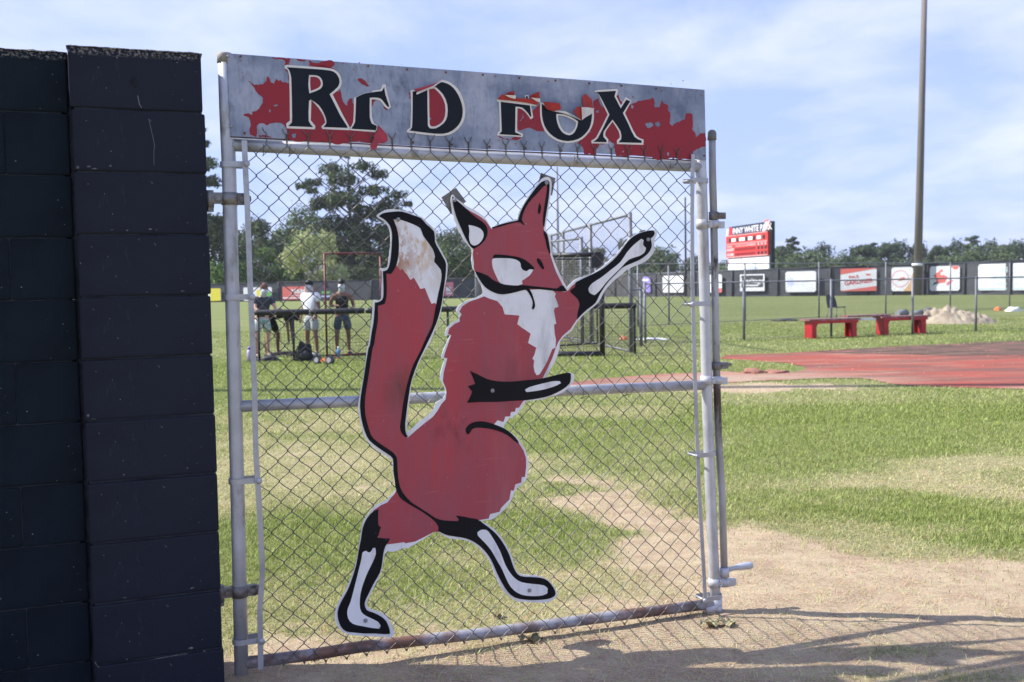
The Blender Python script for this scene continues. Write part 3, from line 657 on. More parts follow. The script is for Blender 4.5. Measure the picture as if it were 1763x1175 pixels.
def patch(name, spec, off, m, amp=.16, it=3, th=.0007, parent=None, smooth=1):
    P = tr(spec, off, smooth)
    if amp: P = torn(P, amp, it, rs_)
    return part(name, MB().slab([P], -off, -off+th), m, parent or sign)
patch('red_patch', [('A', [(270, 315), (290, 330), (312, 347), (345, 345), (372, 342), (395, 318), (404, 284), (416, 300), (425, 330), (448, 338), (460, 305), (478, 318), (490, 312), (510, 330), (520, 325), (548, 335), (548, 268), (530, 252), (522, 215), (700, 215), (860, 235), (905, 280), (900, 360), (880, 395), (905, 378), (912, 430), (935, 480), (950, 487), (962, 445), (985, 435), (1000, 500), (1010, 640), (1100, 640), (1156, 660), (1150, 700), (1160, 755), (1105, 745), (960, 742), (800, 738), (660, 727), (525, 717), (540, 690), (530, 640), (508, 615), (480, 607), (440, 608), (400, 625), (368, 608), (345, 612), (328, 640), (330, 680), (325, 705), (285, 690), (278, 650), (288, 620), (275, 570), (235, 553), (270, 540), (300, 550), (298, 530), (345, 510), (370, 470), (372, 440), (340, 410), (310, 365)])], o1, redp, .12)
patch('red_patch', [('A', [(430, 152), (500, 158), (560, 165), (552, 190), (552, 225), (545, 262), (525, 245), (518, 178), (470, 172)])], o1, redp)
patch('red_patch', [('A', [(686, 178), (780, 184), (865, 190), (862, 212), (835, 232), (760, 225), (688, 212)])], o1, redp)
patch('red_patch', [('A', [(600, 168), (672, 174), (640, 182), (610, 178)])], o1, redp)
patch('red_patch', [('A', [(1017, 312), (1045, 300), (1080, 325), (1105, 352), (1085, 358), (1045, 335)])], o1, redp)
patch('red_patch', [('A', [(340, 690), (380, 692), (430, 710), (345, 706)])], o1, redp)
patch('red_patch', [('A', [(1500, 370), (1560, 345), (1620, 400), (1640, 500), (1630, 590), (1560, 650), (1500, 640)])], o1, redp, .02)
patch('red_patch', [('A', [(1118, 440), (1150, 452), (1130, 475), (1118, 500)])], o1, redp)
patch('red_patch', [('A', [(1200, 490), (1235, 505), (1225, 518), (1205, 508)])], o1, redp)
patch('red_patch', [('A', [(1376, 400), (1392, 395), (1392, 450), (1380, 440)])], o1, redp)
patch('red_patch', [('B', [(340, 400), (440, 430), (500, 375), (505, 460), (522, 562), (480, 560), (430, 535), (390, 545), (358, 558), (340, 520)])], o1, redp, .05)
patch('red_patch', [('B', [(222, 588), (375, 598), (340, 620), (310, 615), (280, 605), (240, 608)])], o1, redp)
patch('red_patch', [('B', [(850, 360), (872, 345), (885, 348), (905, 400), (960, 400), (1000, 330), (1015, 320), (1030, 360), (1065, 400), (1100, 382), (1140, 362), (1180, 355), (1225, 348), (1240, 338), (1252, 370), (1252, 402), (1285, 400), (1298, 358), (1318, 380), (1340, 388), (1345, 430), (1355, 440), (1350, 505), (1372, 525), (1400, 500), (1450, 483), (1458, 443), (1495, 443), (1500, 545), (1520, 570), (1525, 600), (1550, 575), (1585, 570), (1592, 610), (1590, 662), (1510, 690), (1490, 748), (1350, 738), (1200, 730), (1000, 722), (990, 690), (985, 640), (958, 624), (890, 645), (868, 680), (868, 720), (790, 712), (785, 680), (765, 650), (740, 640), (830, 565), (850, 470)])], o1, redp, .12)
for pts in ([(1190, 512), (1235, 505), (1245, 520), (1210, 540)], [(1255, 505), (1280, 495), (1292, 520), (1275, 535), (1258, 522)], [(360, 490), (385, 445), (388, 470), (368, 492)], [(865, 425), (882, 420), (885, 435), (868, 438)], [(1335, 700), (1345, 698), (1345, 720), (1335, 722)], [(1100, 385), (1115, 395), (1108, 412), (1098, 405)], [(1040, 690), (1050, 688), (1048, 700), (1040, 698)]):
    patch('bare_patch', [('B', pts)], o2, metal, .15, 2)
for pts in ([(443, 485), (470, 480), (472, 492), (450, 495)], [(412, 515), (425, 518), (422, 535), (414, 532)], [(1515, 568), (1530, 575), (1518, 588)], [(570, 685), (600, 680), (590, 712), (572, 710)]):
    patch('bare_patch', [('A', pts)], o2, metal, .15, 2)
def letter(name, white, navy_, holes_n=(), holes_w=(), lab=None, dz=0.0):
    """white keyline sheet with the black face laid on it; each with its counters open"""
    a, b = o2+.0002+dz, o3+.0002+dz
    L = part('letter', MB().slab([tr(white, a, 2, 40)]+[tr(h, a, 2) for h in holes_w], -a, -a+.0007), whp, sign, label='letter '+name+' keyline')
    part('letter_face', MB().slab([tr(navy_, b, 2, 40)]+[tr(h, b, 2) for h in holes_n], -b, -b+.0007), navp, L)
letter('R', [('A', [(520, 215), (535, 208), (700, 220), (800, 228), (862, 240), (898, 272), (913, 320), (900, 368), (850, 412), (885, 480), (925, 560), (968, 638), (968, 658), (780, 650), (772, 632), (800, 605), (788, 560), (750, 500), (704, 450), (700, 590), (732, 630), (728, 652), (535, 645), (530, 612), (556, 592), (552, 290), (540, 243), (522, 232)])],
       [('A', [(535, 224), (700, 235), (800, 243), (855, 254), (885, 282), (898, 320), (886, 360), (829, 410), (865, 480), (905, 560), (950, 630), (952, 642), (788, 636), (806, 612), (806, 585), (790, 540), (755, 485), (700, 447), (688, 455), (685, 592), (716, 636), (545, 630), (570, 605), (572, 560), (566, 300), (553, 248)])],
       [[('A', [(688, 278), (740, 280), (772, 300), (783, 340), (765, 375), (690, 405), (683, 340)])]], [[('A', [(697, 290), (738, 292), (762, 310), (770, 340), (752, 366), (700, 388), (696, 340)])]])
letter('E with its upper half worn off', [('A', [(992, 600), (998, 435), (1070, 402), (1120, 395), (1128, 384), (1180, 378), (1195, 343), (1215, 342), (1225, 400), (1252, 498), (1235, 513), (1208, 495), (1180, 458), (1150, 446), (1118, 446), (1120, 560), (1135, 612), (1160, 625), (1152, 672), (972, 658), (972, 640)])],
       [('A', [(1005, 600), (1012, 432), (1070, 405), (1130, 396), (1190, 388), (1206, 360), (1213, 410), (1240, 492), (1233, 500), (1215, 480), (1185, 443), (1150, 433), (1106, 434), (1106, 570), (1120, 612), (1154, 628), (1148, 658), (980, 648), (985, 637)])], dz=.0002)
letter('D', [('A', [(1386, 385), (1402, 378), (1500, 362), (1560, 330), (1600, 312), (1645, 322), (1690, 350), (1730, 400), (1756, 470), (1763, 540), (1750, 600), (1710, 655), (1650, 690), (1560, 697), (1360, 672), (1365, 655), (1386, 640), (1390, 500)])],
       [('A', [(1402, 392), (1510, 374), (1562, 347), (1600, 326), (1640, 337), (1680, 365), (1715, 415), (1740, 480), (1746, 540), (1733, 595), (1700, 640), (1645, 675), (1560, 682), (1378, 660), (1396, 640), (1400, 560)])],
       [[('A', [(1502, 374), (1515, 366), (1560, 360), (1610, 410), (1640, 480), (1640, 560), (1615, 610), (1560, 645), (1520, 645), (1506, 625)])]], [[('A', [(1514, 376), (1550, 370), (1595, 415), (1624, 480), (1624, 560), (1600, 605), (1560, 630), (1530, 632), (1518, 615)])]])
letter('F with a peeled upper arm', [('B', [(212, 350), (225, 345), (480, 378), (472, 395), (437, 392), (445, 430), (452, 470), (435, 482), (415, 452), (380, 417), (348, 408), (345, 560), (385, 578), (380, 598), (215, 588), (217, 572), (232, 555), (228, 400), (226, 368), (212, 362)])],
       [('B', [(238, 366), (430, 390), (440, 462), (433, 465), (415, 438), (380, 404), (335, 398), (333, 567), (372, 585), (373, 589), (228, 580), (228, 577), (245, 560), (240, 420)])])
letter('O with its top folded down', [('B', [(497, 370), (520, 375), (545, 395), (605, 425), (660, 435), (730, 470), (770, 488), (850, 410), (852, 470), (840, 530), (800, 590), (750, 625), (680, 638), (610, 625), (550, 585), (515, 530), (498, 460)])],
       [('B', [(509, 378), (560, 420), (600, 432), (660, 445), (765, 488), (840, 445), (836, 490), (822, 540), (790, 582), (745, 613), (680, 625), (615, 612), (560, 573), (526, 522), (510, 455)])],
       [[('B', [(605, 445), (660, 450), (718, 475), (748, 495), (742, 530), (722, 570), (690, 587), (650, 572), (620, 532), (605, 480)])]], [[('B', [(616, 455), (660, 462), (712, 485), (735, 502), (730, 530), (712, 560), (690, 573), (655, 560), (632, 525), (618, 485)])]])
letter('X', [('B', [(852, 297), (880, 288), (1005, 282), (1012, 295), (1000, 330), (1030, 390), (1062, 335), (1078, 345), (1100, 360), (1057, 440), (1090, 510), (1133, 592), (1180, 615), (1178, 650), (1005, 645), (1003, 622), (1023, 600), (1015, 560), (975, 497), (930, 560), (927, 590), (948, 615), (945, 642), (837, 640), (835, 622), (867, 600), (943, 450), (900, 360), (880, 315)])],
       [('B', [(866, 302), (998, 294), (987, 330), (1029, 410), (1066, 352), (1092, 362), (1043, 440), (1080, 515), (1120, 598), (1166, 622), (1166, 637), (1015, 633), (1033, 612), (1028, 560), (975, 483), (917, 562), (915, 598), (936, 622), (935, 632), (846, 630), (879, 605), (955, 450), (912, 365), (886, 318)])])
# peeled flaps: thin sheets that stand off the board
def flap(spec, m, base, lift, axis_lo, parent=sign, label=None):
    """lift grows with distance below/above axis_lo (zoom-y in pixels of the photo)"""
    P = tr(spec, base, 1); n = len(P); zs = [p[1] for p in P]; zl, zh = min(zs), max(zs)
    mb = MB(); L = [Vector((a, b, 0)) for a, b in P]; vs = []
    for a, b in P:
        k = (b-zl)/(zh-zl); k = k if axis_lo else 1-k
        vs.append((a, -base-lift*k, b))
    fs = []
    for f in tessellate_polygon([L]):
        a, b, c = [P[i] for i in f]; fs.append(f if (b[0]-a[0])*(c[1]-a[1])-(b[1]-a[1])*(c[0]-a[0]) > 0 else tuple(reversed(f)))
    vs2 = [(a, y+.0006, b) for a, y, b in vs]
    mb.add(vs, fs); mb.add(vs2, [tuple(reversed(f)) for f in fs])
    o = part('peeled_flap', mb, m, parent); return o
for k in range(46):   # small flecks of vinyl left behind round the big patches
    bx_f, z_ = rs_.choice([((180, 560), 'A'), ((880, 1330), 'A'), ((700, 1150), 'A'), ((1050, 1560), 'B'), ((180, 420), 'B'), ((450, 900), 'B')]); x = rs_.uniform(*bx_f); y = (rs_.uniform(160, 300) if rs_.random() < .5 else rs_.uniform(560, 690)) + (40 if z_ == 'B' and x > 900 else 0)
    r = rs_.uniform(2.5, 8); patch('vinyl_fleck', [(z_, [(x-r, y), (x, y-r*rs_.uniform(.3, .8)), (x+r*rs_.uniform(.5, 1.6), y+rs_.uniform(-2, 2)), (x+r*.2, y+r*rs_.uniform(.3, .8))])], o1, redp if rs_.random() < .7 else bolt_m0, .25, 2)
redf = mat('red_vinyl_flap', (.42, .02, .03), .35, col2=(.27, .015, .022), nscale=25, lo=.4, hi=.65, bump=.5, bscale=40, bdist=.004); crf = mat('vinyl_backing', (.72, .70, .66), .5, col2=(.55, .53, .5), nscale=18)
flap([('A', [(1400, 382), (1470, 362), (1540, 342), (1600, 312), (1545, 352), (1430, 398)])], redf, o4+.001, .012, False)
flap([('A', [(1428, 396), (1545, 350), (1600, 312), (1590, 326), (1550, 360), (1435, 412), (1422, 414)])], crf, o4+.004, .006, False)
flap([('A', [(1160, 620), (1180, 640), (1222, 690), (1225, 735), (1190, 752), (1160, 755), (1142, 790), (1118, 800), (1100, 775), (1125, 730), (1135, 690), (1155, 670)])], redf, o4+.001, .02, False)
flap([('B', [(212, 352), (235, 322), (290, 330), (345, 345), (440, 350), (492, 360), (475, 388), (400, 372), (300, 360)])], redf, o4+.001, .014, True)
flap([('B', [(265, 318), (285, 303), (325, 298), (325, 325), (270, 322)])], redf, o4+.010, .008, True)
flap([('B', [(262, 322), (335, 325), (335, 347), (300, 340)])], crf, o4+.018, .004, True)
flap([('B', [(425, 330), (455, 312), (485, 302), (498, 345), (440, 342)])], redf, o4+.008, .01, True)
flap([('B', [(435, 340), (495, 345), (500, 372), (475, 364)])], crf, o4+.018, .004, True)
flap([('B', [(395, 325), (420, 320), (426, 347), (400, 350)])], crf, o4+.001, .001, True); flap([('B', [(404, 330), (414, 328), (417, 347), (407, 348)])], navp, o4+.004, .001, True)
flap([('B', [(513, 368), (560, 372), (620, 378), (634, 415), (590, 428), (550, 420), (528, 405)])], redf, o4+.004, .010, True)
flap([('B', [(595, 425), (660, 430), (715, 455), (770, 488), (752, 480), (705, 452), (655, 437)])], whp, o4+.012, .004, True)
flap([('B', [(712, 432), (725, 415), (738, 397), (768, 405), (775, 488), (742, 462)])], redf, o4+.006, .012, True)
flap([('B', [(766, 403), (810, 405), (852, 412), (775, 487)])], crf, o4+.016, .006, True)
flap([('B', [(770, 335), (795, 313), (815, 335), (835, 350), (848, 408), (780, 402)])], redf, o4+.001, .006, True)
bolt_m = mat('rusty_screw', (.16, .05, .035), .7, col2=(.10, .04, .03), nscale=60); bolt_g = mat('zinc_screw', (.30, .30, .32), .4, .6)
for z_, L_ in (('A', [(215, 147), (1095, 215), (1362, 238), (1630, 258), (245, 677), (840, 707), (1405, 742), (1672, 757)]), ('B', [(120, 187), (362, 208), (600, 225), (823, 243), (1035, 260), (1263, 278), (165, 662), (402, 672), (637, 687), (1244, 738), (1375, 740), (1580, 722)])):
    for x, y in L_:
        ox, oy, s = ZF[z_]; p = GP3(ox+x/s, oy+y/s, o3); part('screw', MB().ball(p, (.0042, .003, .0042), 8, 5), bolt_m, sign)
for x, y in ((392.5, 97.5), (397.5, 218), (1209, 163)):
    part('screw', MB().ball(GP3(x, y, o3), (.0045, .003, .0045), 8, 5), bolt_g, sign)

# ------------------------------------------------------------------ fox cut-out
plate = mat('weathered_white_plate', (.80, .80, .80), .5, col2=(.68, .68, .68), nscale=7, lo=.42, hi=.72, detail=9, spec=.35); add_layer(plate, (.36, .30, .20), 26, .66, .8, seed=5.)
add_layer(plate, (.45, .44, .43), 16, .52, .8, (1, 1, .25), 2.)
foxr = mat('faded_red_paint', (.42, .060, .072), .55, col2=(.34, .066, .084), nscale=3.5, lo=.35, hi=.68, detail=10, spec=.3, bump=.25, bscale=30, bdist=.002, stretch=(1, 1, .35)); add_layer(foxr, (.50, .16, .17), 55, .62, .80, (.12, 1, 1.6), 12.); add_layer(foxr, (.40, .12, .13), 5, .55, .80, (1, 1, .2), 17.); add_layer(foxr, (.55, .5, .5), 150, .735, .75, (1, 1, .3), 23., detail=2)
add_layer(foxr, (.30, .085, .11), 18, .45, .75, (1, 1, .14), 3.); add_layer(foxr, (.10, .025, .03), 9, .50, .68, (1, 1, .6), 6., mask=((.78, -.04, .86), .115)); add_layer(foxr, (.12, .05, .03), 12, .45, .7, (1, 1, .3), 6., mask=((.615, -.04, 1.0), .12))
add_layer(foxr, (.12, .03, .035), 90, .75, .78, seed=9., detail=2); add_layer(foxr, (.20, .05, .055), 6, .45, .7, (1, 1, .3), 1., mask=((.98, -.04, 1.05), .22))
foxb = mat('black_paint', (.006, .006, .008), .55, col2=(.009, .010, .013), nscale=5, lo=.4, hi=.7, spec=.15); add_layer(foxb, (.2, .2, .2), 85, .77, .79, seed=2., detail=2)
rustw = plate.copy(); rustw.name = 'rust_stained_white_plate'
add_layer(rustw, (.55, .30, .09), 24, .48, .60, (1, 1, .55), 3., detail=12, mask=((.565, -.04, 1.54), .24)); add_layer(rustw, (.36, .13, .03), 42, .46, .55, (1, 1, .6), 1.5, detail=12, mask=((.53, -.04, 1.48), .15)); add_layer(rustw, (.5, .36, .18), 30, .57, .70, (1, 1, .5), 8., detail=10, mask=((.66, -.04, 1.42), .26))
fox = thing('fox_cutout', 'flat painted red fox cut-out bolted to the chain link gate', 'sign', GO, GT)
F0 = .040; f1, f2, f3, f4 = F0+.0008, F0+.0014, F0+.0020, F0+.0026
outline = [('Z3', [(347, 128), (355, 115), (372, 103), (400, 88), (440, 80), (500, 85), (560, 100), (610, 122), (650, 132), (690, 172), (745, 225), (748, 290), (775, 345), (805, 400), (825, 450), (820, 540), (808, 600), (795, 680), (780, 780), (755, 850), (720, 950), (690, 1010)]),
           ('Z5', [(500, 50), (470, 110), (440, 190), (425, 240), (415, 320), (405, 400), (396, 480), (397, 562), (403, 562), (440, 530), (480, 490), (540, 450), (575, 405), (590, 365), (640, 335), (655, 290), (635, 240), (615, 205), (625, 150), (648, 75), (660, 66)]),
           ('Z3', [(783, 1090), (785, 1060), (835, 945), (850, 925), (808, 935), (815, 890), (850, 850), (895, 825), (900, 805), (905, 795), (882, 770), (900, 730), (950, 700), (1020, 675), (1055, 655), (1062, 635), (1050, 590), (1030, 560), (1012, 505), (995, 480), (985, 420), (990, 360), (960, 320), (930, 280), (895, 210), (870, 150), (850, 60)]),
           ('Z4', [(62, 200), (70, 172), (80, 175), (95, 195), (130, 220), (170, 250), (220, 275), (270, 310), (300, 345), (325, 390), (380, 365), (440, 345), (490, 330), (515, 270), (545, 210), (590, 150), (640, 85), (660, 65), (690, 56), (712, 70), (720, 110), (712, 180), (700, 260), (690, 330), (680, 380), (685, 405), (705, 450), (715, 500), (718, 545), (735, 600), (760, 660), (790, 725), (820, 780), (850, 745), (880, 722), (930, 705), (980, 690), (1040, 650), (1100, 600), (1150, 550), (1190, 500), (1225, 460), (1270, 430), (1330, 410), (1380, 402), (1408, 405), (1405, 440), (1390, 470), (1388, 540), (1370, 570), (1330, 610), (1270, 635), (1215, 660), (1180, 690), (1130, 730), (1090, 770), (1060, 810), (1040, 850), (1010, 890), (960, 930), (920, 965), (880, 1010), (850, 1060), (800, 1100), (772, 1135)]),
           ('Z5', [(1423, 0), (1400, 70), (1370, 130), (1335, 197), (1380, 188), (1440, 172), (1500, 163), (1522, 180), (1520, 215), (1495, 255), (1440, 300), (1370, 325), (1300, 345), (1195, 358), (1165, 410), (1150, 418), (1140, 445), (1115, 455), (1110, 470), (1085, 468), (1070, 490), (1045, 528), (1060, 545), (1100, 570), (1150, 615), (1185, 670), (1208, 730), (1215, 780), (1210, 840), (1195, 890), (1165, 925), (1150, 935), (1125, 960), (1105, 1010), (1080, 1055), (1040, 1100), (990, 1140), (960, 1158)]),
           ('Z6', [(1190, 148), (1165, 152), (1120, 158), (1180, 185), (1240, 235), (1290, 300), (1330, 370), (1355, 430), (1375, 500), (1405, 540), (1460, 548), (1530, 552), (1590, 572), (1635, 605), (1665, 650), (1675, 695), (1655, 722), (1600, 745), (1540, 748), (1480, 742), (1400, 740), (1345, 715), (1290, 665), (1250, 600), (1220, 530), (1190, 450), (1150, 395), (1100, 340), (1040, 305), (970, 290), (890, 280), (820, 240), (795, 232), (740, 270), (670, 312), (600, 350), (560, 355), (500, 378), (440, 375), (425, 420), (415, 480), (400, 540), (360, 620), (325, 690), (300, 750), (320, 790), (380, 808), (430, 835), (465, 875), (490, 930), (500, 970), (475, 1000), (420, 995), (330, 990), (230, 985), (160, 975), (110, 945), (75, 890), (70, 840), (80, 780), (110, 720), (150, 650), (190, 560), (215, 480), (235, 390), (250, 290), (265, 200), (280, 150), (320, 95), (350, 55), (400, 25), (440, 8)]),
           ('Z5', [(272, 1005), (305, 975), (320, 940), (305, 870), (298, 800), (298, 755), (250, 725), (190, 685), (130, 630), (95, 560), (75, 470), (65, 390), (80, 290), (95, 220), (110, 130), (125, 0)]),
           ('Z3', [(290, 1000), (305, 900), (315, 800), (322, 715), (325, 692), (340, 692), (365, 700), (378, 680), (380, 600), (382, 540), (380, 500), (368, 476), (400, 480), (420, 470), (430, 400), (438, 330), (440, 250), (425, 200), (400, 165), (365, 145)])]
body = part('plate', MB().slab([tr(outline, F0, 2)], -F0, -F0+.003), plate, fox)
pm = MB()
red_body = [('Z3', [(440, 130), (475, 200), (490, 270), (492, 350), (488, 425), (530, 440), (600, 500), (670, 570), (730, 640), (770, 660), (795, 670), (785, 700), (765, 780), (735, 860), (700, 960)]),
            ('Z5', [(500, 20), (455, 110), (415, 220), (398, 310), (380, 420), (370, 520), (375, 585), (400, 603), (450, 558), (510, 508), (570, 462), (600, 422), (625, 378), (655, 345), (662, 300), (657, 270), (637, 220), (642, 165), (667, 68)]),
            ('Z3', [(800, 1080), (808, 1050), (850, 930), (827, 922), (837, 885), (872, 855), (908, 838), (905, 815), (920, 790), (905, 770), (925, 735), (970, 705), (1030, 685), (1072, 668), (1110, 685), (1160, 700), (1195, 740), (1210, 790), (1300, 797), (1310, 800), (1295, 855), (1332, 885)]),
            ('Z4', [(540, 1050), (582, 1080), (565, 1140), (620, 1172)]),
            ('Z5', [(1262, 10), (1255, 40), (1240, 70), (1252, 82), (1248, 120), (1255, 160), (1270, 183), (1290, 175), (1312, 140), (1340, 90), (1375, 5)]),
            ('Z4', [(745, 1172), (748, 1120), (740, 1080), (735, 1020), (750, 1015), (735, 930), (740, 912), (765, 905), (755, 870), (740, 835), (748, 820), (727, 797), (800, 808), (825, 800), (850, 770), (882, 745), (930, 760), (930, 850), (885, 985), (842, 1050), (790, 1095), (762, 1135)]),
            ('Z5', [(1397, 0), (1375, 65), (1345, 130), (1308, 205), (1305, 260), (1177, 358), (1150, 400), (1128, 403), (1123, 427), (1095, 430), (1090, 460), (1058, 460), (1045, 497), (1005, 485), (980, 515), (1010, 530), (1060, 562), (1110, 600), (1150, 642), (1180, 690), (1197, 740), (1198, 800), (1190, 868), (1168, 868), (1165, 905), (1125, 918), (1115, 960), (1095, 958), (1085, 1020), (1030, 1075), (1018, 1103), (955, 1118), (945, 1148), (885, 1158)]),
            ('Z6', [(1110, 150), (1000, 200), (900, 230), (830, 236), (785, 236), (720, 270), (650, 305), (580, 318), (570, 310), (500, 320), (450, 326), (420, 300), (320, 220), (330, 120), (350, 80), (400, 45), (450, 22)]),
            ('Z5', [(285, 1010), (312, 982), (328, 950), (315, 880), (308, 800), (305, 745), (255, 705), (200, 668), (142, 615), (110, 555), (88, 470), (80, 390), (95, 290), (110, 220), (125, 130), (140, 0)]),
            ('Z3', [(300, 1060), (320, 950), (328, 850), (338, 760), (342, 715), (370, 705), (398, 680), (402, 600), (405, 540), (412, 505), (440, 490), (465, 400), (470, 300), (465, 220), (450, 170)])]
part('red_paint', MB().slab([tr(red_body, f1, 1)], -f1, -f1+.0006), foxr, body)
red_head = [('Z4', [(212, 520), (205, 560), (213, 620), (218, 672), (300, 740), (420, 790), (540, 795), (640, 790), (760, 800), (802, 785), (780, 740), (750, 680), (727, 615), (708, 555), (690, 480), (668, 400), (672, 340), (688, 250), (700, 140), (702, 90), (690, 80), (660, 92), (610, 150), (560, 215), (520, 285), (508, 345), (440, 355), (380, 374), (327, 398), (290, 345), (240, 308), (190, 282), (150, 254), (100, 218), (78, 190), (78, 240), (105, 320), (150, 430), (180, 495)])]
part('red_paint', MB().slab([tr(red_head, f1, 2)], -f1, -f1+.0006), foxr, body)
tail_white = [('Z3', [(460, 150), (500, 150), (540, 162), (600, 185), (640, 210), (652, 240), (660, 258), (690, 298), (725, 345), (742, 400), (738, 432), (770, 470), (790, 500), (795, 570), (775, 650), (757, 742), (742, 712), (716, 718), (695, 670), (672, 612), (642, 618), (620, 580), (598, 542), (575, 558), (550, 520), (518, 480), (507, 492), (480, 462), (485, 430), (494, 350), (490, 270), (478, 200)])]
part('white_paint', MB().slab([tr(tail_white, f2, 1)], -f2, -f2+.0006), rustw, body, label='rust stained white tail tip')
blacks = {
 'tail_a': [('Z3', [(362, 128), (380, 113), (400, 105), (460, 97), (520, 97), (590, 120), (645, 140), (680, 180), (735, 232), (740, 300), (765, 350), (795, 405), (815, 450), (810, 540), (796, 640), (785, 720), (760, 820), (728, 900), (700, 960)]),
            ('Z5', [(500, 30), (465, 105), (425, 220), (408, 310), (393, 420), (382, 520), (388, 575), (402, 595), (385, 600), (362, 575), (348, 535), (358, 460), (368, 380), (385, 290), (410, 190), (440, 105), (480, 30)]),
            ('Z3', [(680, 950), (705, 900), (725, 850), (745, 740), (762, 650), (782, 560), (780, 490), (735, 435), (740, 400), (725, 350), (690, 300), (660, 258), (642, 210), (600, 185), (540, 162), (500, 150), (460, 150), (480, 200), (495, 270), (497, 350), (490, 420), (470, 480), (445, 517), (412, 515), (415, 600), (412, 680), (400, 720), (355, 732), (355, 830), (340, 920), (330, 990)]),
            ('Z5', [(162, 0), (145, 120), (130, 220), (115, 310), (110, 400), (118, 470), (140, 550), (165, 605), (230, 655), (290, 695), (325, 735), (330, 800), (335, 870), (350, 940), (375, 985), (420, 1035), (480, 1075), (550, 1120)]),
            ('Z6', [(800, 137), (860, 153), (960, 158), (966, 147), (945, 118), (1000, 125), (1060, 138), (1100, 145), (1150, 180), (1215, 230), (1260, 280), (1300, 340), (1330, 400), (1350, 460), (1375, 520), (1410, 555), (1480, 562), (1560, 568), (1610, 590), (1650, 640), (1665, 680), (1650, 705), (1600, 722), (1520, 728), (1440, 725), (1370, 710), (1320, 670), (1275, 600), (1240, 530), (1210, 460), (1175, 400), (1120, 340), (1050, 295), (980, 275), (890, 262), (835, 240), (815, 225), (818, 200), (800, 170), (770, 140), (700, 90), (630, 50), (560, 5)]),
            ('Z5', [(340, 995), (320, 950), (312, 900), (303, 820), (300, 745), (260, 710), (200, 670), (140, 620), (110, 560), (88, 480), (78, 390), (85, 310), (100, 220), (115, 120), (135, 0)]),
            ('Z3', [(300, 1000), (315, 900), (325, 850), (333, 760), (335, 710), (355, 708), (385, 690), (393, 650), (392, 570), (388, 500), (420, 488), (437, 440), (445, 380), (450, 300), (450, 240), (435, 190), (405, 155), (380, 138)])],
 'leg': [('Z6', [(385, 72), (382, 130), (385, 188), (403, 200), (395, 225), (380, 275), (420, 283), (468, 283), (455, 310), (435, 340), (420, 390), (412, 460), (395, 530), (350, 610), (310, 690), (285, 750), (300, 800), (350, 820), (400, 845), (440, 880), (465, 940), (468, 972), (430, 975), (360, 970), (280, 970), (200, 962), (150, 955), (110, 915), (90, 850), (92, 800), (115, 740), (160, 660), (195, 570), (225, 470), (240, 380), (258, 290), (270, 210), (300, 140), (345, 90)])],
 'ear': [('Z4', [(72, 183), (75, 230), (95, 310), (130, 395), (160, 460), (190, 510), (210, 527), (240, 510), (275, 480), (298, 440), (300, 395), (280, 360), (240, 330), (200, 300), (170, 270), (130, 235), (100, 210)])],
 'ear2': [('Z4', [(330, 385), (400, 362), (500, 340), (515, 290), (545, 230), (600, 150), (650, 92), (690, 78), (705, 90), (705, 150), (695, 230), (682, 310), (672, 382), (665, 380), (662, 340), (668, 280), (680, 200), (690, 130), (685, 106), (660, 125), (620, 170), (570, 225), (540, 280), (525, 335), (543, 368), (535, 370), (515, 353), (480, 354), (400, 376), (332, 395)])],
 'side': [('Z4', [(668, 405), (690, 430), (702, 480), (712, 550), (708, 560), (690, 520), (680, 470), (668, 430)])],
 'm1': [('Z4', [(640, 225), (650, 250), (648, 280), (640, 300), (630, 290), (632, 260)])], 'm2': [('Z4', [(625, 588), (640, 590), (660, 620), (672, 655), (660, 660), (640, 635), (624, 605)])],
 'eye': [('Z4', [(335, 585), (345, 563), (400, 565), (480, 575), (530, 590), (570, 615), (605, 650), (603, 662), (590, 660), (575, 658), (555, 672), (530, 662), (518, 640), (515, 618), (490, 598), (440, 588), (360, 587), (338, 592)])],
 'mouth': [('Z4', [(218, 672), (250, 680), (300, 700), (340, 730), (390, 752), (450, 762), (520, 762), (600, 770), (700, 780), (755, 785), (775, 768), (795, 765), (820, 800), (790, 805), (740, 800), (640, 790), (572, 785), (590, 815), (605, 860), (612, 900), (600, 922), (590, 915), (597, 880), (585, 840), (562, 803), (545, 793), (480, 810), (420, 822), (370, 820), (320, 800), (280, 770), (245, 720)])],
 'arm': [('Z4', [(838, 805), (855, 785), (872, 775), (875, 745), (935, 715), (1000, 685), (1060, 650), (1120, 600), (1165, 550), (1200, 500), (1240, 455), (1290, 425), (1350, 408), (1385, 408), (1392, 425), (1382, 445), (1365, 458), (1372, 490), (1370, 520), (1345, 560), (1290, 600), (1230, 625), (1180, 650), (1140, 690), (1095, 735), (1060, 780), (1030, 830), (1005, 880), (960, 915), (920, 950), (885, 988), (890, 940), (902, 890), (890, 855), (860, 825)])],
 'arm2': [('Z5', [(818, 152), (870, 175), (930, 205), (1000, 222), (1100, 225), (1200, 215), (1300, 205), (1400, 180), (1470, 165), (1498, 168), (1500, 200), (1490, 240), (1440, 280), (1370, 315), (1300, 335), (1200, 350), (1100, 355), (1000, 362), (900, 362), (798, 368), (815, 340), (835, 293), (820, 275), (805, 257), (855, 240), (840, 200)])],
 'belly': [('Z5', [(790, 560), (795, 535), (820, 510), (860, 495), (920, 495), (980, 512), (1050, 540), (1100, 575), (1140, 620), (1150, 645), (1120, 625), (1070, 585), (1000, 555), (930, 540), (870, 535), (835, 545), (820, 570), (803, 582)])]}
for k_, sp_ in blacks.items(): part('black_paint', MB().slab([tr(sp_, f3, 2, 55)], -f3, -f3+.0006), foxb, body)
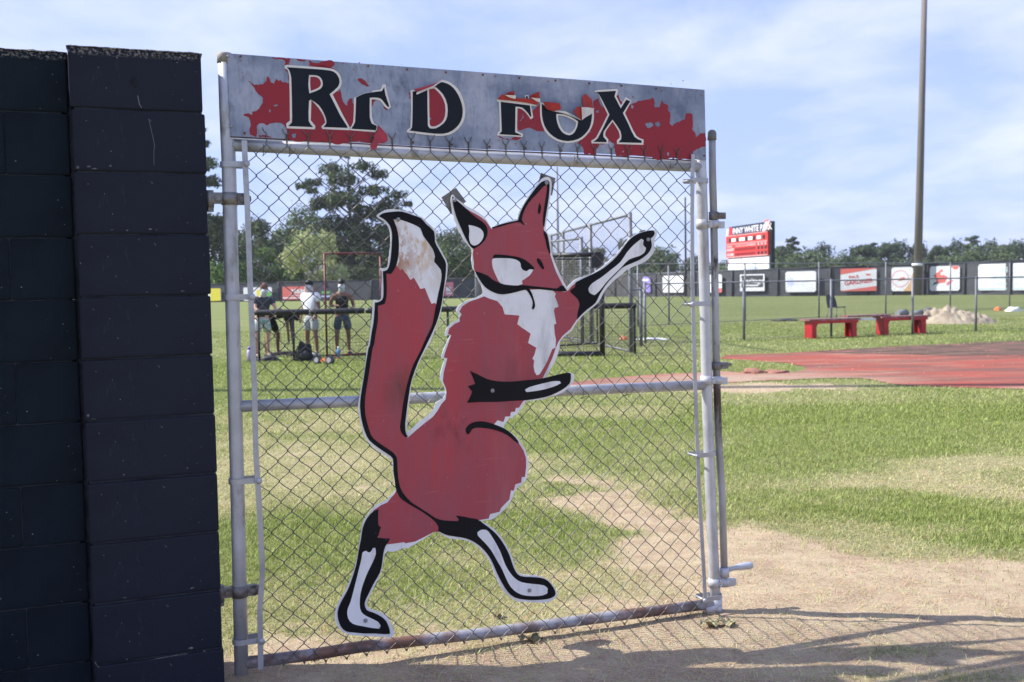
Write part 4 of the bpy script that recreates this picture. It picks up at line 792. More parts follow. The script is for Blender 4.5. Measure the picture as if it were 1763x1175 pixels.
whites = [[('Z6', [(1100, 240), (1125, 222), (1165, 222), (1195, 255), (1235, 320), (1270, 390), (1300, 470), (1335, 530), (1370, 570), (1420, 600), (1500, 612), (1580, 622), (1608, 645), (1605, 680), (1570, 695), (1500, 700), (1420, 690), (1360, 655), (1320, 600), (1280, 510), (1240, 440), (1200, 370), (1150, 310), (1105, 265)])],
          [('Z6', [(270, 385), (295, 372), (312, 384), (330, 378), (345, 352), (362, 352), (365, 395), (345, 450), (310, 520), (285, 580), (262, 650), (250, 720), (252, 790), (275, 830), (320, 855), (380, 885), (400, 915), (390, 935), (340, 930), (260, 915), (200, 900), (165, 860), (160, 800), (180, 750), (200, 680), (220, 600), (245, 500), (262, 430)])],
          [('Z4', [(177, 370), (215, 378), (255, 395), (275, 425), (270, 460), (245, 492), (215, 505), (190, 490), (180, 450), (183, 410)])],
          [('Z4', [(330, 605), (338, 590), (360, 587), (440, 588), (490, 598), (515, 618), (518, 640), (530, 662), (555, 672), (575, 660), (600, 662), (575, 700), (525, 735), (530, 755), (500, 765), (440, 762), (385, 750), (360, 710), (335, 650)])],
          [('Z4', [(960, 785), (985, 750), (1040, 715), (1110, 660), (1170, 610), (1210, 550), (1255, 500), (1305, 460), (1320, 470), (1316, 500), (1335, 520), (1325, 550), (1290, 573), (1225, 595), (1180, 640), (1130, 690), (1080, 740), (1030, 802), (1000, 828), (970, 815)])],
          [('Z5', [(1190, 280), (1220, 262), (1300, 240), (1380, 222), (1425, 222), (1432, 235), (1400, 252), (1330, 275), (1250, 290), (1200, 295)])]]
for k_, w_ in enumerate(whites): part('white_paint', MB().slab([tr(w_, f4, 2, 55)], -f4, -f4+.0006), plate, body)
for z_, x, y in (('Z3', 492, 150), ('Z4', 85, 207), ('Z4', 685, 95), ('Z4', 1348, 465), ('Z5', 970, 285), ('Z6', 290, 875), ('Z6', 1475, 658)):
    ox, oy, s = ZF[z_]; p = GP3(ox+x/s, oy+y/s, f4); mb = MB(); mb.tube([p+Vector((0, 0, 0)), p+Vector((0, -.003, 0))], .0075, 12); mb.ball(p+Vector((0, -.003, 0)), (.005, .004, .005), 10, 6)
    part('bolt', mb, bolt_g, fox)
tabm = mat('grey_backing_tab', (.16, .155, .145), .6, .3, col2=(.22, .215, .20), nscale=15)
for pts in ([(0, 190), (95, 128), (162, 218), (130, 240), (60, 297)], [(650, 30), (745, 65), (722, 178), (690, 170), (615, 160)], [(1303, 405), (1330, 402), (1335, 425), (1305, 425)], [(820, 0), (818, 0), (817, 1)][:0]):
    if pts: part('backing_tab', MB().slab([tr([('Z4', pts)], .0262, 1)], -.0262, -.0246), tabm, fox)

# ------------------------------------------------------------------ trees
def leaf_mat(name, c, c2):
    m = bpy.data.materials.new(name); m.use_nodes = True
    global t; t = m.node_tree; B = t.nodes['Principled BSDF']; B.inputs['Roughness'].default_value = .65; B.inputs['Specular IOR Level'].default_value = .25
    g_ = N('ShaderNodeNewGeometry'); col = ramp(g_.outputs['Random Per Island'], [(0.0, c), (1.0, c2)])
    t.links.new(col, B.inputs['Base Color']); tl = N('ShaderNodeBsdfTranslucent'); t.links.new(col, tl.inputs[0]); ms = N('ShaderNodeMixShader'); ms.inputs[0].default_value = .3
    t.links.new(B.outputs[0], ms.inputs[1]); t.links.new(tl.outputs[0], ms.inputs[2]); t.links.new(ms.outputs[0], t.nodes['Material Output'].inputs[0]); return m
LM = {'pine': leaf_mat('pine_needles', (.038, .062, .024), (.085, .12, .048)), 'oak': leaf_mat('broad_leaves', (.045, .08, .022), (.11, .16, .048)), 'light': leaf_mat('pale_leaves', (.08, .15, .03), (.17, .27, .06)),
      'bloom': leaf_mat('creamy_blossom', (.26, .32, .12), (.50, .52, .26)), 'far': leaf_mat('distant_leaves', (.06, .095, .04), (.12, .165, .07)), 'farpine': leaf_mat('distant_needles', (.045, .075, .038), (.09, .125, .06))}
bark = mat('bark', (.13, .10, .08), .9, col2=(.20, .165, .14), nscale=6, stretch=(1, 1, .3))
def leaf_cloud(name, clumps, n, size, rs):
    """clumps = [(x, y, z, rx, ry, rz)]; n leaves scattered in the outer shell of each clump"""
    C = np.array(clumps, float); wgt = (C[:, 3]*C[:, 4]+C[:, 3]*C[:, 5]); wgt /= wgt.sum(); idx = rs.choice(len(C), n, p=wgt)
    d = rs.normal(0, 1, (n, 3)); d /= np.linalg.norm(d, axis=1, keepdims=True); r = rs.uniform(.35, 1.0, (n, 1))**.6
    lump = 1+.28*np.sin(d[:, :1]*7+idx[:, None])+.18*np.sin(d[:, 1:2]*9+idx[:, None]*2.3)
    p = C[idx, :3]+d*r*lump*C[idx, 3:6]
    nrm = d+rs.normal(0, .6, (n, 3))+np.array([0, 0, .5]); nrm /= np.linalg.norm(nrm, axis=1, keepdims=True)
    a = np.cross(nrm, rs.normal(0, 1, (n, 3))); a /= np.linalg.norm(a, axis=1, keepdims=True)+1e-9; b = np.cross(nrm, a)
    s_ = rs.uniform(.6, 1.4, (n, 1))*size; q = np.stack([p-a*s_*.5, p+b*s_*.35, p+a*s_*.55, p-b*s_*.35], 1).reshape(-1, 3)
    me = bpy.data.meshes.new(name); me.vertices.add(n*4); me.vertices.foreach_set('co', q.astype(np.float32).ravel()); me.loops.add(n*4); me.loops.foreach_set('vertex_index', np.arange(n*4, dtype=np.int32))
    me.polygons.add(n); me.polygons.foreach_set('loop_start', np.arange(0, n*4, 4, dtype=np.int32)); me.polygons.foreach_set('loop_total', np.full(n, 4, np.int32)); me.update(); return me
def trunk_mb(H, r, rs, limbs=(), bend=.03):
    mb = MB(); pts = [Vector((bend*H*math.sin(k*.9)*k/6*.5, bend*H*math.cos(k*1.3)*k/6*.3-bend*H*.3*k/6, H*k/6)) for k in range(7)]; pts[0].z = -.3
    mb.tube(pts, [r*(1-.78*k/6) for k in range(7)], 8)
    for tx, ty, tz in limbs:
        z0 = max(H*.25, tz-max(abs(tx), abs(ty))*.6-.5); k = min(5.99, z0/H*6); i = int(k); p = pts[i].lerp(pts[i+1], k-i)
        mb.tube([p, p.lerp(Vector((tx, ty, tz)), .5)+Vector((0, 0, .3)), Vector((tx, ty, tz))], [r*.32, r*.2, r*.08], 5)
    return mb
def tree_parts(root, kind, H, Wd, rs, n, leaf, crown_lo=.3, nclump=None):
    cl = []; limbs = []
    if kind == 'pine':
        k = nclump or 16
        for i in range(k):
            f = i/(k-1); z = H*(crown_lo+(1-crown_lo)*f*.97); R = Wd*.5*(1.0-.75*f**1.3)*rs.uniform(.55, 1.1); an = i*2.4+rs.uniform(-.5, .5)
            x, y = R*math.cos(an), R*math.sin(an); s_ = Wd*rs.uniform(.13, .22)*(1.1-.5*f); cl.append((x, y, z, s_*1.25, s_*1.25, s_*.55)); limbs.append((x, y, z-.1))
            if i % 3 == 0: cl.append((x*.4, y*.4, z, s_, s_, s_*.6))
        cl.append((0, 0, H*.97, Wd*.10, Wd*.10, H*.05))
    elif kind == 'flat':
        k = nclump or 12
        for i in range(k):
            an = i*2.4; R = Wd*.42*math.sqrt((i+.3)/k); z = H*(crown_lo+(1-crown_lo)*(.72-.5*(R/(Wd*.5))**2+rs.uniform(-.14, .14))); s_ = Wd*rs.uniform(.13, .22)
            cl.append((R*math.cos(an), R*math.sin(an), z, s_, s_, s_*.75)); limbs.append((R*math.cos(an)*.8, R*math.sin(an)*.8, z-.2))
    else:
        k = nclump or 14
        for i in range(k):
            u = rs.uniform(-1, 1); an = i*2.4; zf = crown_lo+(1-crown_lo)*(.5+.42*u); R = Wd*.5*math.sqrt(max(.05, 1-u*u))*rs.uniform(.45, .95); s_ = Wd*rs.uniform(.15, .25)
            cl.append((R*math.cos(an), R*math.sin(an), H*zf, s_, s_, min(s_*.85, H*(1-crown_lo)*.4)))
            if i % 2 == 0: limbs.append((R*math.cos(an)*.7, R*math.sin(an)*.7, H*zf-.3))
    return cl, limbs
def tree(name, label, group, loc, kind, H, Wd, lm, n, leaf, seed, crown_lo=.3, nclump=None, r=.22):
    rs = np.random.RandomState(seed); root = thing(name, label, 'tree', loc, 0, group)
    cl, limbs = tree_parts(root, kind, H, Wd, rs, n, leaf, crown_lo, nclump)
    part('trunk', trunk_mb(H*.93, r, rs, limbs), bark, root)
    o = link('crown', leaf_cloud('crown', cl, n, leaf, rs), LM[lm], root); return root
def gx(px, Y): return atdepth(px, 500, Y).x
def topz(px, py, Y): return atdepth(px, py, Y).z
# big left group, 125 to 150 m away
YT = 146
big = thing('pine_tree', 'tallest pine with tiered drooping branches behind the left outfield fence', 'tree', (gx(606, YT), YT, 0), 0, None)
rs = np.random.RandomState(3); cl = []; limbs = []; bx0 = gx(606, YT)
for (px, py, w, h) in [(600, 262, 26, 16), (575, 290, 40, 20), (632, 288, 38, 16), (655, 300, 34, 15), (540, 312, 34, 12), (520, 318, 26, 10), (600, 312, 52, 26), (648, 330, 44, 18), (690, 338, 30, 14), (672, 352, 40, 18), (596, 345, 70, 28), (560, 350, 50, 22), (640, 365, 66, 26), (690, 372, 40, 20), (575, 385, 70, 30), (625, 400, 80, 34), (675, 405, 60, 30), (600, 430, 90, 34), (655, 445, 80, 32), (700, 440, 40, 30), (560, 420, 50, 30), (610, 468, 90, 26), (680, 475, 60, 24), (545, 330, 24, 10), (705, 350, 20, 9)]:
    x = gx(px, YT)-bx0; z = topz(px, py, YT); yy = rs.uniform(-2.5, 2.5); cl.append((x, yy, z, w*.56/11.75, w*.54/11.75, h*.60/11.75)); limbs.append((x*.85, yy*.7, z-.2))
part('trunk', trunk_mb(topz(606, 268, YT), .42, rs, limbs, .004), bark, big); link('crown', leaf_cloud('crown', cl, 24000, .40, rs), LM['pine'], big)
gB = 'trees beyond the left outfield fence'
def lt(name, label, px, pytop, Y, wpx, kind, lm, n, leaf, seed, lo=.1, r=.22):
    Y += 27; leaf *= 1.2
    tree(name, label, gB, (gx(px, Y), Y, 0), kind, topz(px, pytop, Y), wpx/(FPX/Y), lm, n, leaf, seed, lo, None, r)
lt('pine_tree', 'pine seen high in the gap between dark pillar and gate post', 345, 218, 112, 110, 'pine', 'pine', 9000, .34, 11, .35, .3)
lt('oak_tree', 'dense dark green tree just right of the pillar, lower than the pine above it', 372, 372, 118, 95, 'oak', 'oak', 7000, .36, 12, .02)
lt('pine_tree', 'tall rounded pine mass behind the left end of the gate mesh', 452, 378, 138, 110, 'oak', 'pine', 8000, .36, 31, .02)
lt('oak_tree', 'broad dark oak behind the heads of the standing people', 640, 395, 134, 150, 'oak', 'oak', 9000, .36, 32, .02)
lt('pine_tree', 'slim pine between the gate post and the blossoming tree', 428, 392, 150, 90, 'oak', 'pine', 5000, .36, 13, .05)
lt('oak_tree', 'rounded grey green tree behind and left of the blossoming tree', 520, 352, 146, 130, 'oak', 'oak', 9000, .38, 14, .1)
lt('bush_tree', 'bright green bushy tree left of the blossoming tree', 495, 405, 120, 80, 'oak', 'light', 5000, .32, 15, .0)
lt('blossom_tree', 'rounded tree covered in creamy pale blossom', 548, 396, 103, 112, 'oak', 'bloom', 9000, .26, 16, .05, .12)
lt('bush_tree', 'low dark bush below the blossoming tree', 600, 458, 110, 100, 'oak', 'pine', 5000, .3, 17, .0)
lt('bush_tree', 'mid green bush at the far left next to the yellow banner', 395, 440, 113, 90, 'oak', 'light', 5000, .32, 18, .0)
lt('oak_tree', 'broad dark tree between the fox tail and the fox ear', 765, 418, 118, 150, 'oak', 'oak', 8000, .36, 19, .05)
lt('pine_tree', 'taller hazy pine behind the broad dark tree by the fox ear', 800, 392, 168, 110, 'oak', 'farpine', 6000, .42, 20, .1)
lt('oak_tree', 'dark tree partly hidden by the fox tail', 715, 398, 124, 90, 'pine', 'pine', 5000, .36, 21, .05)
lt('bush_tree', 'dark shrub mass low behind the red goal frame', 640, 462, 112, 110, 'oak', 'pine', 5000, .3, 22, .0)
lt('bush_tree', 'small green shrub right of the pillar foot of the view', 455, 470, 112, 70, 'oak', 'oak', 3500, .3, 23, .0)
# far right tree line, 200 to 260 m: four models copied
gR = 'far tree line beyond the outfield'
protos = []
for i, (kind, lm, H, Wd, lo) in enumerate([('flat', 'farpine', 12.5, 8.0, .35), ('oak', 'far', 9.0, 10.0, .02), ('oak', 'farpine', 11.0, 9.0, .05), ('pine', 'farpine', 12.5, 7.0, .3), ('oak', 'far', 6.0, 11.0, .0)]):
    protos.append((tree('pine_tree' if 'pine' in lm else 'oak_tree', 'x', gR, (0, 0, 0), kind, H, Wd, lm, 3600, .55, 40+i, lo, None, .25), H, Wd))
used = [False]*5
def hash_(v): return int(v*7919) % 101
def place(k, px, pytop, Y, label, sx=1.0):
    pytop += (hash_(px) % 17-6) if px > 1300 else 0; sx *= .8+.06*(hash_(px+3) % 6)
    root, H, Wd = protos[k]; z = topz(px, pytop, Y); loc = (gx(px, Y), Y, 0)
    if not used[k]: used[k] = True; o = root; o.location = loc; o['label'] = label
    else: o = copy_tree(root, None, loc, random.uniform(0, 6.28), label)
    s_ = z/H; o.scale = (s_*sx, s_*sx, s_); return o
L_ = [(1, 990, 432, 200, 'round tree behind the black screen frame in the middle'), (0, 1022, 418, 210, 'flat topped tree above the black screen frame'), (2, 1092, 402, 205, 'tall dark tree behind the raised fox arm'), (2, 1150, 428, 205, 'dark tree just right of the raised fox arm'), (4, 1120, 440, 195, 'low tree under the raised fox arm'),
      (2, 1185, 440, 215, 'dark tree behind the latch post'), (4, 1215, 458, 250, 'low far tree seen between latch post and drop rod'), (4, 1248, 459, 255, 'low far tree left of the scoreboard'), (4, 955, 440, 190, 'low tree behind the tall thin pole'), (2, 930, 425, 200, 'tree hidden mostly behind the fox head'),
      (1, 1338, 428, 215, 'round tree touching the right edge of the scoreboard'), (0, 1344, 415, 218, 'flat topped pine rising beside the scoreboard'), (3, 1366, 414, 214, 'slim pine standing alone right of the scoreboard'), (4, 1385, 440, 205, 'low green tree right of the slim pine'), (2, 1403, 424, 220, 'rounded tree between the slim pine and the notch in the tree line'),
      (1, 1432, 432, 222, 'light green tree in the low notch of the tree line'), (4, 1455, 436, 210, 'low tree right of the notch in the tree line'), (0, 1485, 406, 216, 'first flat topped pine left of the light pole'), (3, 1503, 412, 224, 'second pine left of the light pole'), (0, 1530, 408, 218, 'broad pine nearest the light pole on its left'),
      (2, 1553, 413, 226, 'dark tree just left of the light pole'), (2, 1590, 412, 222, 'dark tree just right of the light pole'), (0, 1620, 410, 218, 'flat topped pine right of the light pole'), (2, 1652, 409, 224, 'dark tree above the fox banner'), (3, 1676, 411, 220, 'pine between the fox banner and the wide white banner'),
      (2, 1700, 410, 226, 'dark tree left of the wide white banner'), (0, 1728, 408, 220, 'flat topped pine over the wide white banner'), (2, 1755, 411, 224, 'dark tree at the right edge of the view'), (1, 1570, 432, 205, 'lower light tree in front of the light pole group'), (1, 1610, 436, 205, 'lower light tree right of the light pole'), (1, 1500, 436, 204, 'lower light tree under the first flat topped pine'),
      (4, 1660, 440, 204, 'low tree above the fox banner'), (4, 1720, 440, 204, 'low tree above the wide white banner'), (2, 1790, 408, 224, 'dark tree past the right edge of the view'), (0, 1822, 410, 220, 'flat topped pine past the right edge'), (2, 1860, 412, 224, 'dark tree farther past the right edge'), (2, 870, 430, 200, 'tree hidden behind the fox muzzle'), (1, 830, 440, 195, 'low tree between fox cheek and tail'),
      (4, 1350, 448, 200, 'low tree at the scoreboard foot'), (4, 1540, 446, 200, 'low green tree left of the light pole foot'), (1, 1420, 444, 200, 'low round tree in the notch'), (4, 1300, 446, 205, 'low tree hidden behind the scoreboard')]
for a in L_: place(a[0], a[1], a[2], a[3], a[4], 1.05)
for k in range(26):   # on round to the left and right, outside the frame, so that the horizon goes on
    px = -900+k*48 if k < 13 else 1900+(k-13)*60; place(k % 5, px, 415+(k*7 % 5)*6, 190+(k % 3)*14, 'far line tree number %s beyond the %s edge of the view' % (['one','two','three','four','five','six','seven','eight','nine','ten','eleven','twelve','thirteen'][k % 13], 'left' if k < 13 else 'right'), 1.2)

# ------------------------------------------------------------------ outfield fence with banners
screen_m = mat('dark_windscreen', (.045, .048, .058), .85, col2=(.065, .068, .08), nscale=1.5, bump=.2, bscale=12, bdist=.02)
dkm = mat('dark_post_paint', (.02, .021, .026), .6); grm = mat('grey_tube', (.15, .16, .18), .6, .3, col2=(.20, .21, .23), nscale=4); whm = mat('white_banner', (.72, .73, .76), .55, col2=(.64, .66, .70), nscale=2)
FP = [G(-250, 529), G(370, 520.5), G(640, 517), G(830, 513), G(1090, 511), G(1255, 511), G(1410, 510), G(1500, 509), G(1640, 508), G(1763, 508), G(2150, 505)]
def fpt(px):
    """point on the fence line at photo column px"""
    d = ray(px, 500)
    for a, b in zip(FP[:-1], FP[1:]):
        den = d.x*(b.y-a.y)-d.y*(b.x-a.x)
        s_ = (d.y*a.x-d.x*a.y)/den if abs(den) > 1e-9 else -1
        if -1e-6 <= s_ <= 1+1e-6 and a.lerp(b, s_).y > 0: return a.lerp(b, s_), (b-a).normalized()
    return FP[-1], (FP[-1]-FP[-2]).normalized()
def fh(px): return float(np.interp(px, [370, 640, 1090, 1255, 1500, 1763], [2.25, 2.35, 2.35, 2.42, 2.5, 2.6]))
fence = thing('outfield_fence', 'long dark screened outfield fence across the far edge of the field', 'fence', (0, 0, 0))
seams = [-250, -100, 60, 200, 330, 405, 480, 560, 640, 700, 770, 850, 920, 990, 1060, 1130, 1195, 1262, 1340, 1430, 1495, 1538, 1592, 1662, 1740, 1850, 2000, 2150]
for a, b in zip(seams[:-1], seams[1:]):
    p, q = fpt(a)[0], fpt(b)[0]; h0_, h1_ = fh(a), fh(b); n_ = Vector((-(q-p).y, (q-p).x, 0)).normalized()*.02
    mb = MB(); mb.add([p+n_, q+n_, q+n_+Vector((0, 0, h1_)), p+n_+Vector((0, 0, h0_)), p-n_, q-n_, q-n_+Vector((0, 0, h1_)), p-n_+Vector((0, 0, h0_))], [(4, 5, 6, 7), (1, 0, 3, 2), (3, 7, 6, 2), (0, 4, 7, 3), (1, 2, 6, 5)]); part('screen_panel', mb, screen_m, fence)
    d_ = (q-p).normalized(); f_ = Vector((d_.y, -d_.x, 0)); c_ = q+f_*.09
    part('post', MB().tube([c_, c_+Vector((0, 0, h1_+.04))], .07, 8), dkm, fence)
    part('top_rail', MB().tube([p+f_*.02+Vector((0, 0, h0_+.03)), q+f_*.02+Vector((0, 0, h1_+.03))], .05, 6), grm if b < 1420 and a > 900 else dkm, fence)
def textmesh(s, size, m, parent, loc, rx=True, sx=1.0, align='CENTER', shear=0.0, name='lettering'):
    cu = bpy.data.curves.new(name, 'FONT'); cu.body = s; cu.size = size; cu.align_x = align; cu.align_y = 'CENTER'; cu.shear = shear; cu.resolution_u = 2; cu.offset = size*.018
    tmp = bpy.data.objects.new('tmp', cu); COL.objects.link(tmp); dg = bpy.context.evaluated_depsgraph_get(); me = bpy.data.meshes.new_from_object(tmp.evaluated_get(dg)); bpy.data.objects.remove(tmp)
    me.materials.clear(); o = link(name, me, m, parent, loc, (rad(90), 0, 0)); o.scale = (sx, 1, 1); return o
cols = {n: mat('print_'+n, c, .55) for n, c in dict(red=(.55, .03, .04), coral=(.62, .14, .12), orange=(.75, .22, .08), yellow=(.75, .66, .06), purple=(.28, .22, .62), blue=(.12, .16, .5), paleblue=(.45, .53, .8), navy=(.02, .03, .08), green=(.12, .36, .10), grey=(.35, .36, .38), white=(.74, .75, .78), pink=(.62, .2, .25), tan=(.6, .38, .2)).items()}
def banner(x0, x1, y0, y1, m, label, build=None, name='banner'):
    a, da = fpt(x0); b, _ = fpt(x1); d_ = (b-a); L = d_.length; d_.normalize(); f_ = Vector((d_.y, -d_.x, 0)); rz = math.atan2(d_.y, d_.x); mid = (a+b)/2; xm = (x0+x1)/2
    zt = zat(y0, xm, mid.y); zb = zat(y1, xm, mid.y); H = zt-zb
    root = thing(name, label, 'banner', mid+f_*.22+Vector((0, 0, zb)), rz, 'banners on the outfield fence')
    bm = bmesh.new(); bmesh.ops.create_cube(bm, size=1)
    for v in bm.verts: v.co = Vector((v.co.x*L, v.co.y*.03, (v.co.z+.5)*H))
    ed = [e for e in bm.edges if abs(e.verts[0].co.y-e.verts[1].co.y) > .01]; bmesh.ops.bevel(bm, geom=ed, offset=.10, segments=3, affect='EDGES')
    me = bpy.data.meshes.new('panel'); bm.to_mesh(me); bm.free(); link('panel', me, m, root)
    if build: build(root, L, H)
    return root
def rect(root, x, z, w, h, m, k=1, name='print'): return part(name, MB().box((x, -.015-.006*k, z), (w, .006, h)), m, root)
def poly(root, pts, m, k=1, name='print'): return part(name, MB().slab([pts], -.018-.006*k, -.012), m, root)
def disc(root, x, z, r, m, k=1, inner=None):
    lp = [[(x+r*math.cos(a*.3142), z+r*math.sin(a*.3142)) for a in range(20)]]
    if inner: lp.append([(x+inner*math.cos(a*.3142), z+inner*math.sin(a*.3142)) for a in range(20)])
    return part('print', MB().slab(lp, -.018-.006*k, -.012), m, root)
C_ = cols
banner(352, 382, 497, 518.5, C_['white'], 'yellow and white banner seen between pillar and gate post', lambda r, L, H: (rect(r, L*.18, H*.5, L*.6, H, C_['yellow']), rect(r, -L*.42, H*.2, L*.14, H*.3, C_['blue'], 1)))
banner(421, 470, 495, 518, C_['white'], 'pale banner with a yellow and green corner behind the masked person in dark tee', lambda r, L, H: (rect(r, L*.12, H*.5, L*.3, H*.6, C_['yellow']), rect(r, L*.38, H*.35, L*.2, H*.6, C_['green'])))
def bMM(r, L, H):
    rect(r, 0, H*.13, L*.98, H*.08, C_['white']); textmesh('M&M', H*.48, C_['white'], r, (L*.02, -.03, H*.62), sx=1.25); rect(r, 0, H*.32, L*.5, H*.05, C_['white'])
banner(488, 541, 493.5, 516, C_['coral'], 'red banner lettered M&M in white', bMM)
banner(553, 585, 497, 515, screen_m, 'dark banner with green shapes behind the person in black tank top', lambda r, L, H: (rect(r, -L*.2, H*.62, L*.45, H*.22, C_['green']), rect(r, -L*.2, H*.25, L*.5, H*.14, C_['paleblue'])))
banner(764, 801, 486, 510, C_['pink'], 'pink red banner with pale lettering right of the fox tail', lambda r, L, H: (rect(r, -L*.3, H*.5, L*.22, H*.3, C_['white']), rect(r, L*.2, H*.8, L*.4, H*.09, C_['white']), rect(r, L*.2, H*.6, L*.4, H*.07, C_['white']), rect(r, L*.2, H*.42, L*.4, H*.07, C_['white']), rect(r, -L*.25, H*.2, L*.3, H*.1, C_['white'])))
banner(820, 838, 485, 508, C_['orange'], 'orange banner just left of the fox cheek')
banner(1091, 1123, 477, 504, C_['purple'], 'purple banner with pale lettering under the fox arm', lambda r, L, H: (rect(r, 0, H*.8, L*.8, H*.12, C_['white']), rect(r, -L*.22, H*.5, L*.35, H*.3, C_['paleblue']), rect(r, L*.1, H*.18, L*.4, H*.1, C_['white'])))
banner(1144, 1180, 475, 504, whm, 'plain white banner left of the latch post')
banner(1219, 1246, 473, 504, whm, 'white banner with red ends right of the drop rod', lambda r, L, H: (rect(r, -L*.42, H*.5, L*.16, H, C_['coral']), rect(r, L*.3, H*.12, L*.4, H*.24, C_['coral'])))
def bH(r, L, H):
    o = [(-L*.49, 0), (L*.49, 0), (L*.49, H), (-L*.49, H)]; i_ = [(-L*.44, H*.22), (L*.44, H*.22), (L*.44, H*.93), (-L*.44, H*.93)]
    part('print', MB().slab([o, i_], -.024, -.016), C_['white'], r); textmesh('Heritage', H*.42, C_['white'], r, (0, -.03, H*.60), sx=1.05); rect(r, 0, H*.34, L*.5, H*.08, C_['white'])
banner(1276, 1319, 472.5, 501.5, screen_m, 'dark banner with a white border and white script lettering', bH)
banner(1354.5, 1407, 467.5, 503, whm, 'white banner with a pale blue round emblem on its left', lambda r, L, H: (disc(r, -L*.33, H*.5, H*.2, C_['paleblue'], 1, H*.13), disc(r, -L*.33, H*.5, H*.1, C_['paleblue'], 1), rect(r, L*.08, H*.5, L*.4, H*.09, mat('faint_print', (.60, .63, .72), .5))))
def bP(r, L, H):
    poly(r, [(-L*.5, H*.74), (L*.5, H*.985), (L*.5, H), (-L*.5, H)], C_['coral']); poly(r, [(-L*.5, 0), (L*.5, 0), (L*.5, H*.22), (-L*.5, H*.02)], C_['coral'])
    o = textmesh('PAUL', H*.19, C_['red'], r, (-L*.12, -.03, H*.63)); o.rotation_euler = (rad(90), rad(-6), 0); o = textmesh('GARDNER', H*.26, C_['red'], r, (L*.0, -.03, H*.40), sx=1.0); o.rotation_euler = (rad(90), rad(-6), 0); rect(r, L*.27, H*.72, L*.12, H*.08, C_['coral'])
banner(1448, 1510, 462.5, 501.5, whm, 'white banner with red diagonal bands and red lettering', bP)
banner(1536.5, 1573.5, 460.5, 501.5, whm, 'white banner with a thin red ring emblem and orange corner', lambda r, L, H: (disc(r, -L*.08, H*.52, H*.36, C_['pink'], 1, H*.33), poly(r, [(-L*.2, H*.42), (L*.18, H*.48), (L*.1, H*.6), (-L*.1, H*.55)], C_['coral'], 2), poly(r, [(L*.05, 0), (L*.5, 0), (L*.5, H*.75), (L*.3, H*.25)], C_['tan'])))
banner(1603, 1654.5, 458.5, 501, whm, 'white banner with a red and black running animal emblem', lambda r, L, H: (poly(r, [(-L*.38, H*.62), (-L*.2, H*.78), (-L*.1, H*.9), (-L*.05, H*.8), (0, H*.62), (L*.1, H*.58), (L*.02, H*.34), (-L*.25, H*.3), (-L*.3, H*.5)], C_['coral']), poly(r, [(-L*.4, H*.22), (-L*.2, H*.34), (-L*.34, H*.36)], C_['navy'], 2), disc(r, -L*.08, H*.7, H*.07, C_['white'], 2), poly(r, [(L*.1, H*.2), (L*.3, H*.42), (L*.2, H*.44), (L*.05, H*.3)], C_['pink']), poly(r, [(L*.2, H*.99), (L*.46, H*.99), (L*.44, H*.86), (L*.32, H*.85)], C_['coral'])))
def bS(r, L, H):
    m_ = mat('pale_teal_print', (.45, .58, .62), .5); textmesh('SHEET', H*.26, m_, r, (L*.0, -.03, H*.76)); textmesh('MUSIC CO', H*.2, m_, r, (L*.0, -.03, H*.48), sx=1.4); rect(r, 0, H*.24, L*.4, H*.05, m_); rect(r, 0, H*.06, L, H*.06, m_)
banner(1687, 1790, 454, 500, whm, 'widest white banner at the right edge with pale blue lettering', bS)

# ------------------------------------------------------------------ scoreboard
a = fpt(1252)[0]; b = fpt(1331)[0]; Ys = (a.y+b.y)/2+1.5
def sw(px, py, yy): p = atdepth(px, py, yy); return p
PA = sw(1255, 500, Ys+9.5); PB = sw(1325, 500, Ys+.6); PA.z = PB.z = 0; d_ = (PB-PA); LS = d_.length; d_.normalize(); rz = math.atan2(d_.y, d_.x)
sb = thing('scoreboard', 'red baseball scoreboard with white header lettering standing above the outfield fence', 'scoreboard', PA, rz)
pmx = 1/ (FPX/Ys); zb0 = zat(466, 1290, Ys)
def Z_(py, px=1290): return zat(py, px, Ys+4.5)
KS = LS/4.4
part('cabinet', MB().box((LS/2+.1, .26, (Z_(386)+Z_(466))/2), (LS+.25, .38, Z_(386)-Z_(466))), mat('cabinet_black', (.012, .018, .018), .6), sb)
for x in (1.6, LS-1.6): part('post', MB().tube([(x, .3, -.2), (x, .3, Z_(460))], .12, 10), grm, sb)
hd = part('header_panel', MB().box((LS/2, .06, (Z_(388)+Z_(401))/2), (LS, .06, Z_(388)-Z_(401))), C_['navy'], sb)
textmesh('JOHNNY WHITE PARK', (Z_(388)-Z_(401))*1.12, C_['white'], hd, (LS*.49, .02, (Z_(389)+Z_(401))/2), sx=1.22)
part('emblem', MB().slab([[(-.05, Z_(403)), (.7, Z_(403)), (.95, Z_(392)), (.7, Z_(386)), (.1, Z_(390))]], .0, .02), C_['red'], sb)
part('emblem', MB().slab([[(LS-1.5, Z_(401)), (LS-.9, Z_(390)), (LS-1.2, Z_(384)), (LS-.3, Z_(382)), (LS+.1, Z_(388)), (LS-.3, Z_(396)), (LS-.8, Z_(398))]], .0, .02), C_['coral'], sb)
part('emblem', MB().slab([[(LS-1.1, Z_(396)), (LS-.8, Z_(386)), (LS+.05, Z_(386)), (LS-.3, Z_(393)), (LS-1.0, Z_(401)), (LS-1.5, Z_(401))]], -.01, .0), C_['white'], sb)
zt, zb = Z_(402), Z_(442); Hs = zt-zb
rp_ = part('score_panel', MB().box((LS/2-.15, -.06, (zt+zb)/2), (LS+.25, .22, Hs)), mat('scoreboard_red', (.62, .045, .04), .5), sb)
pk = C_['pink']; x0 = -.25; x1 = LS-.05
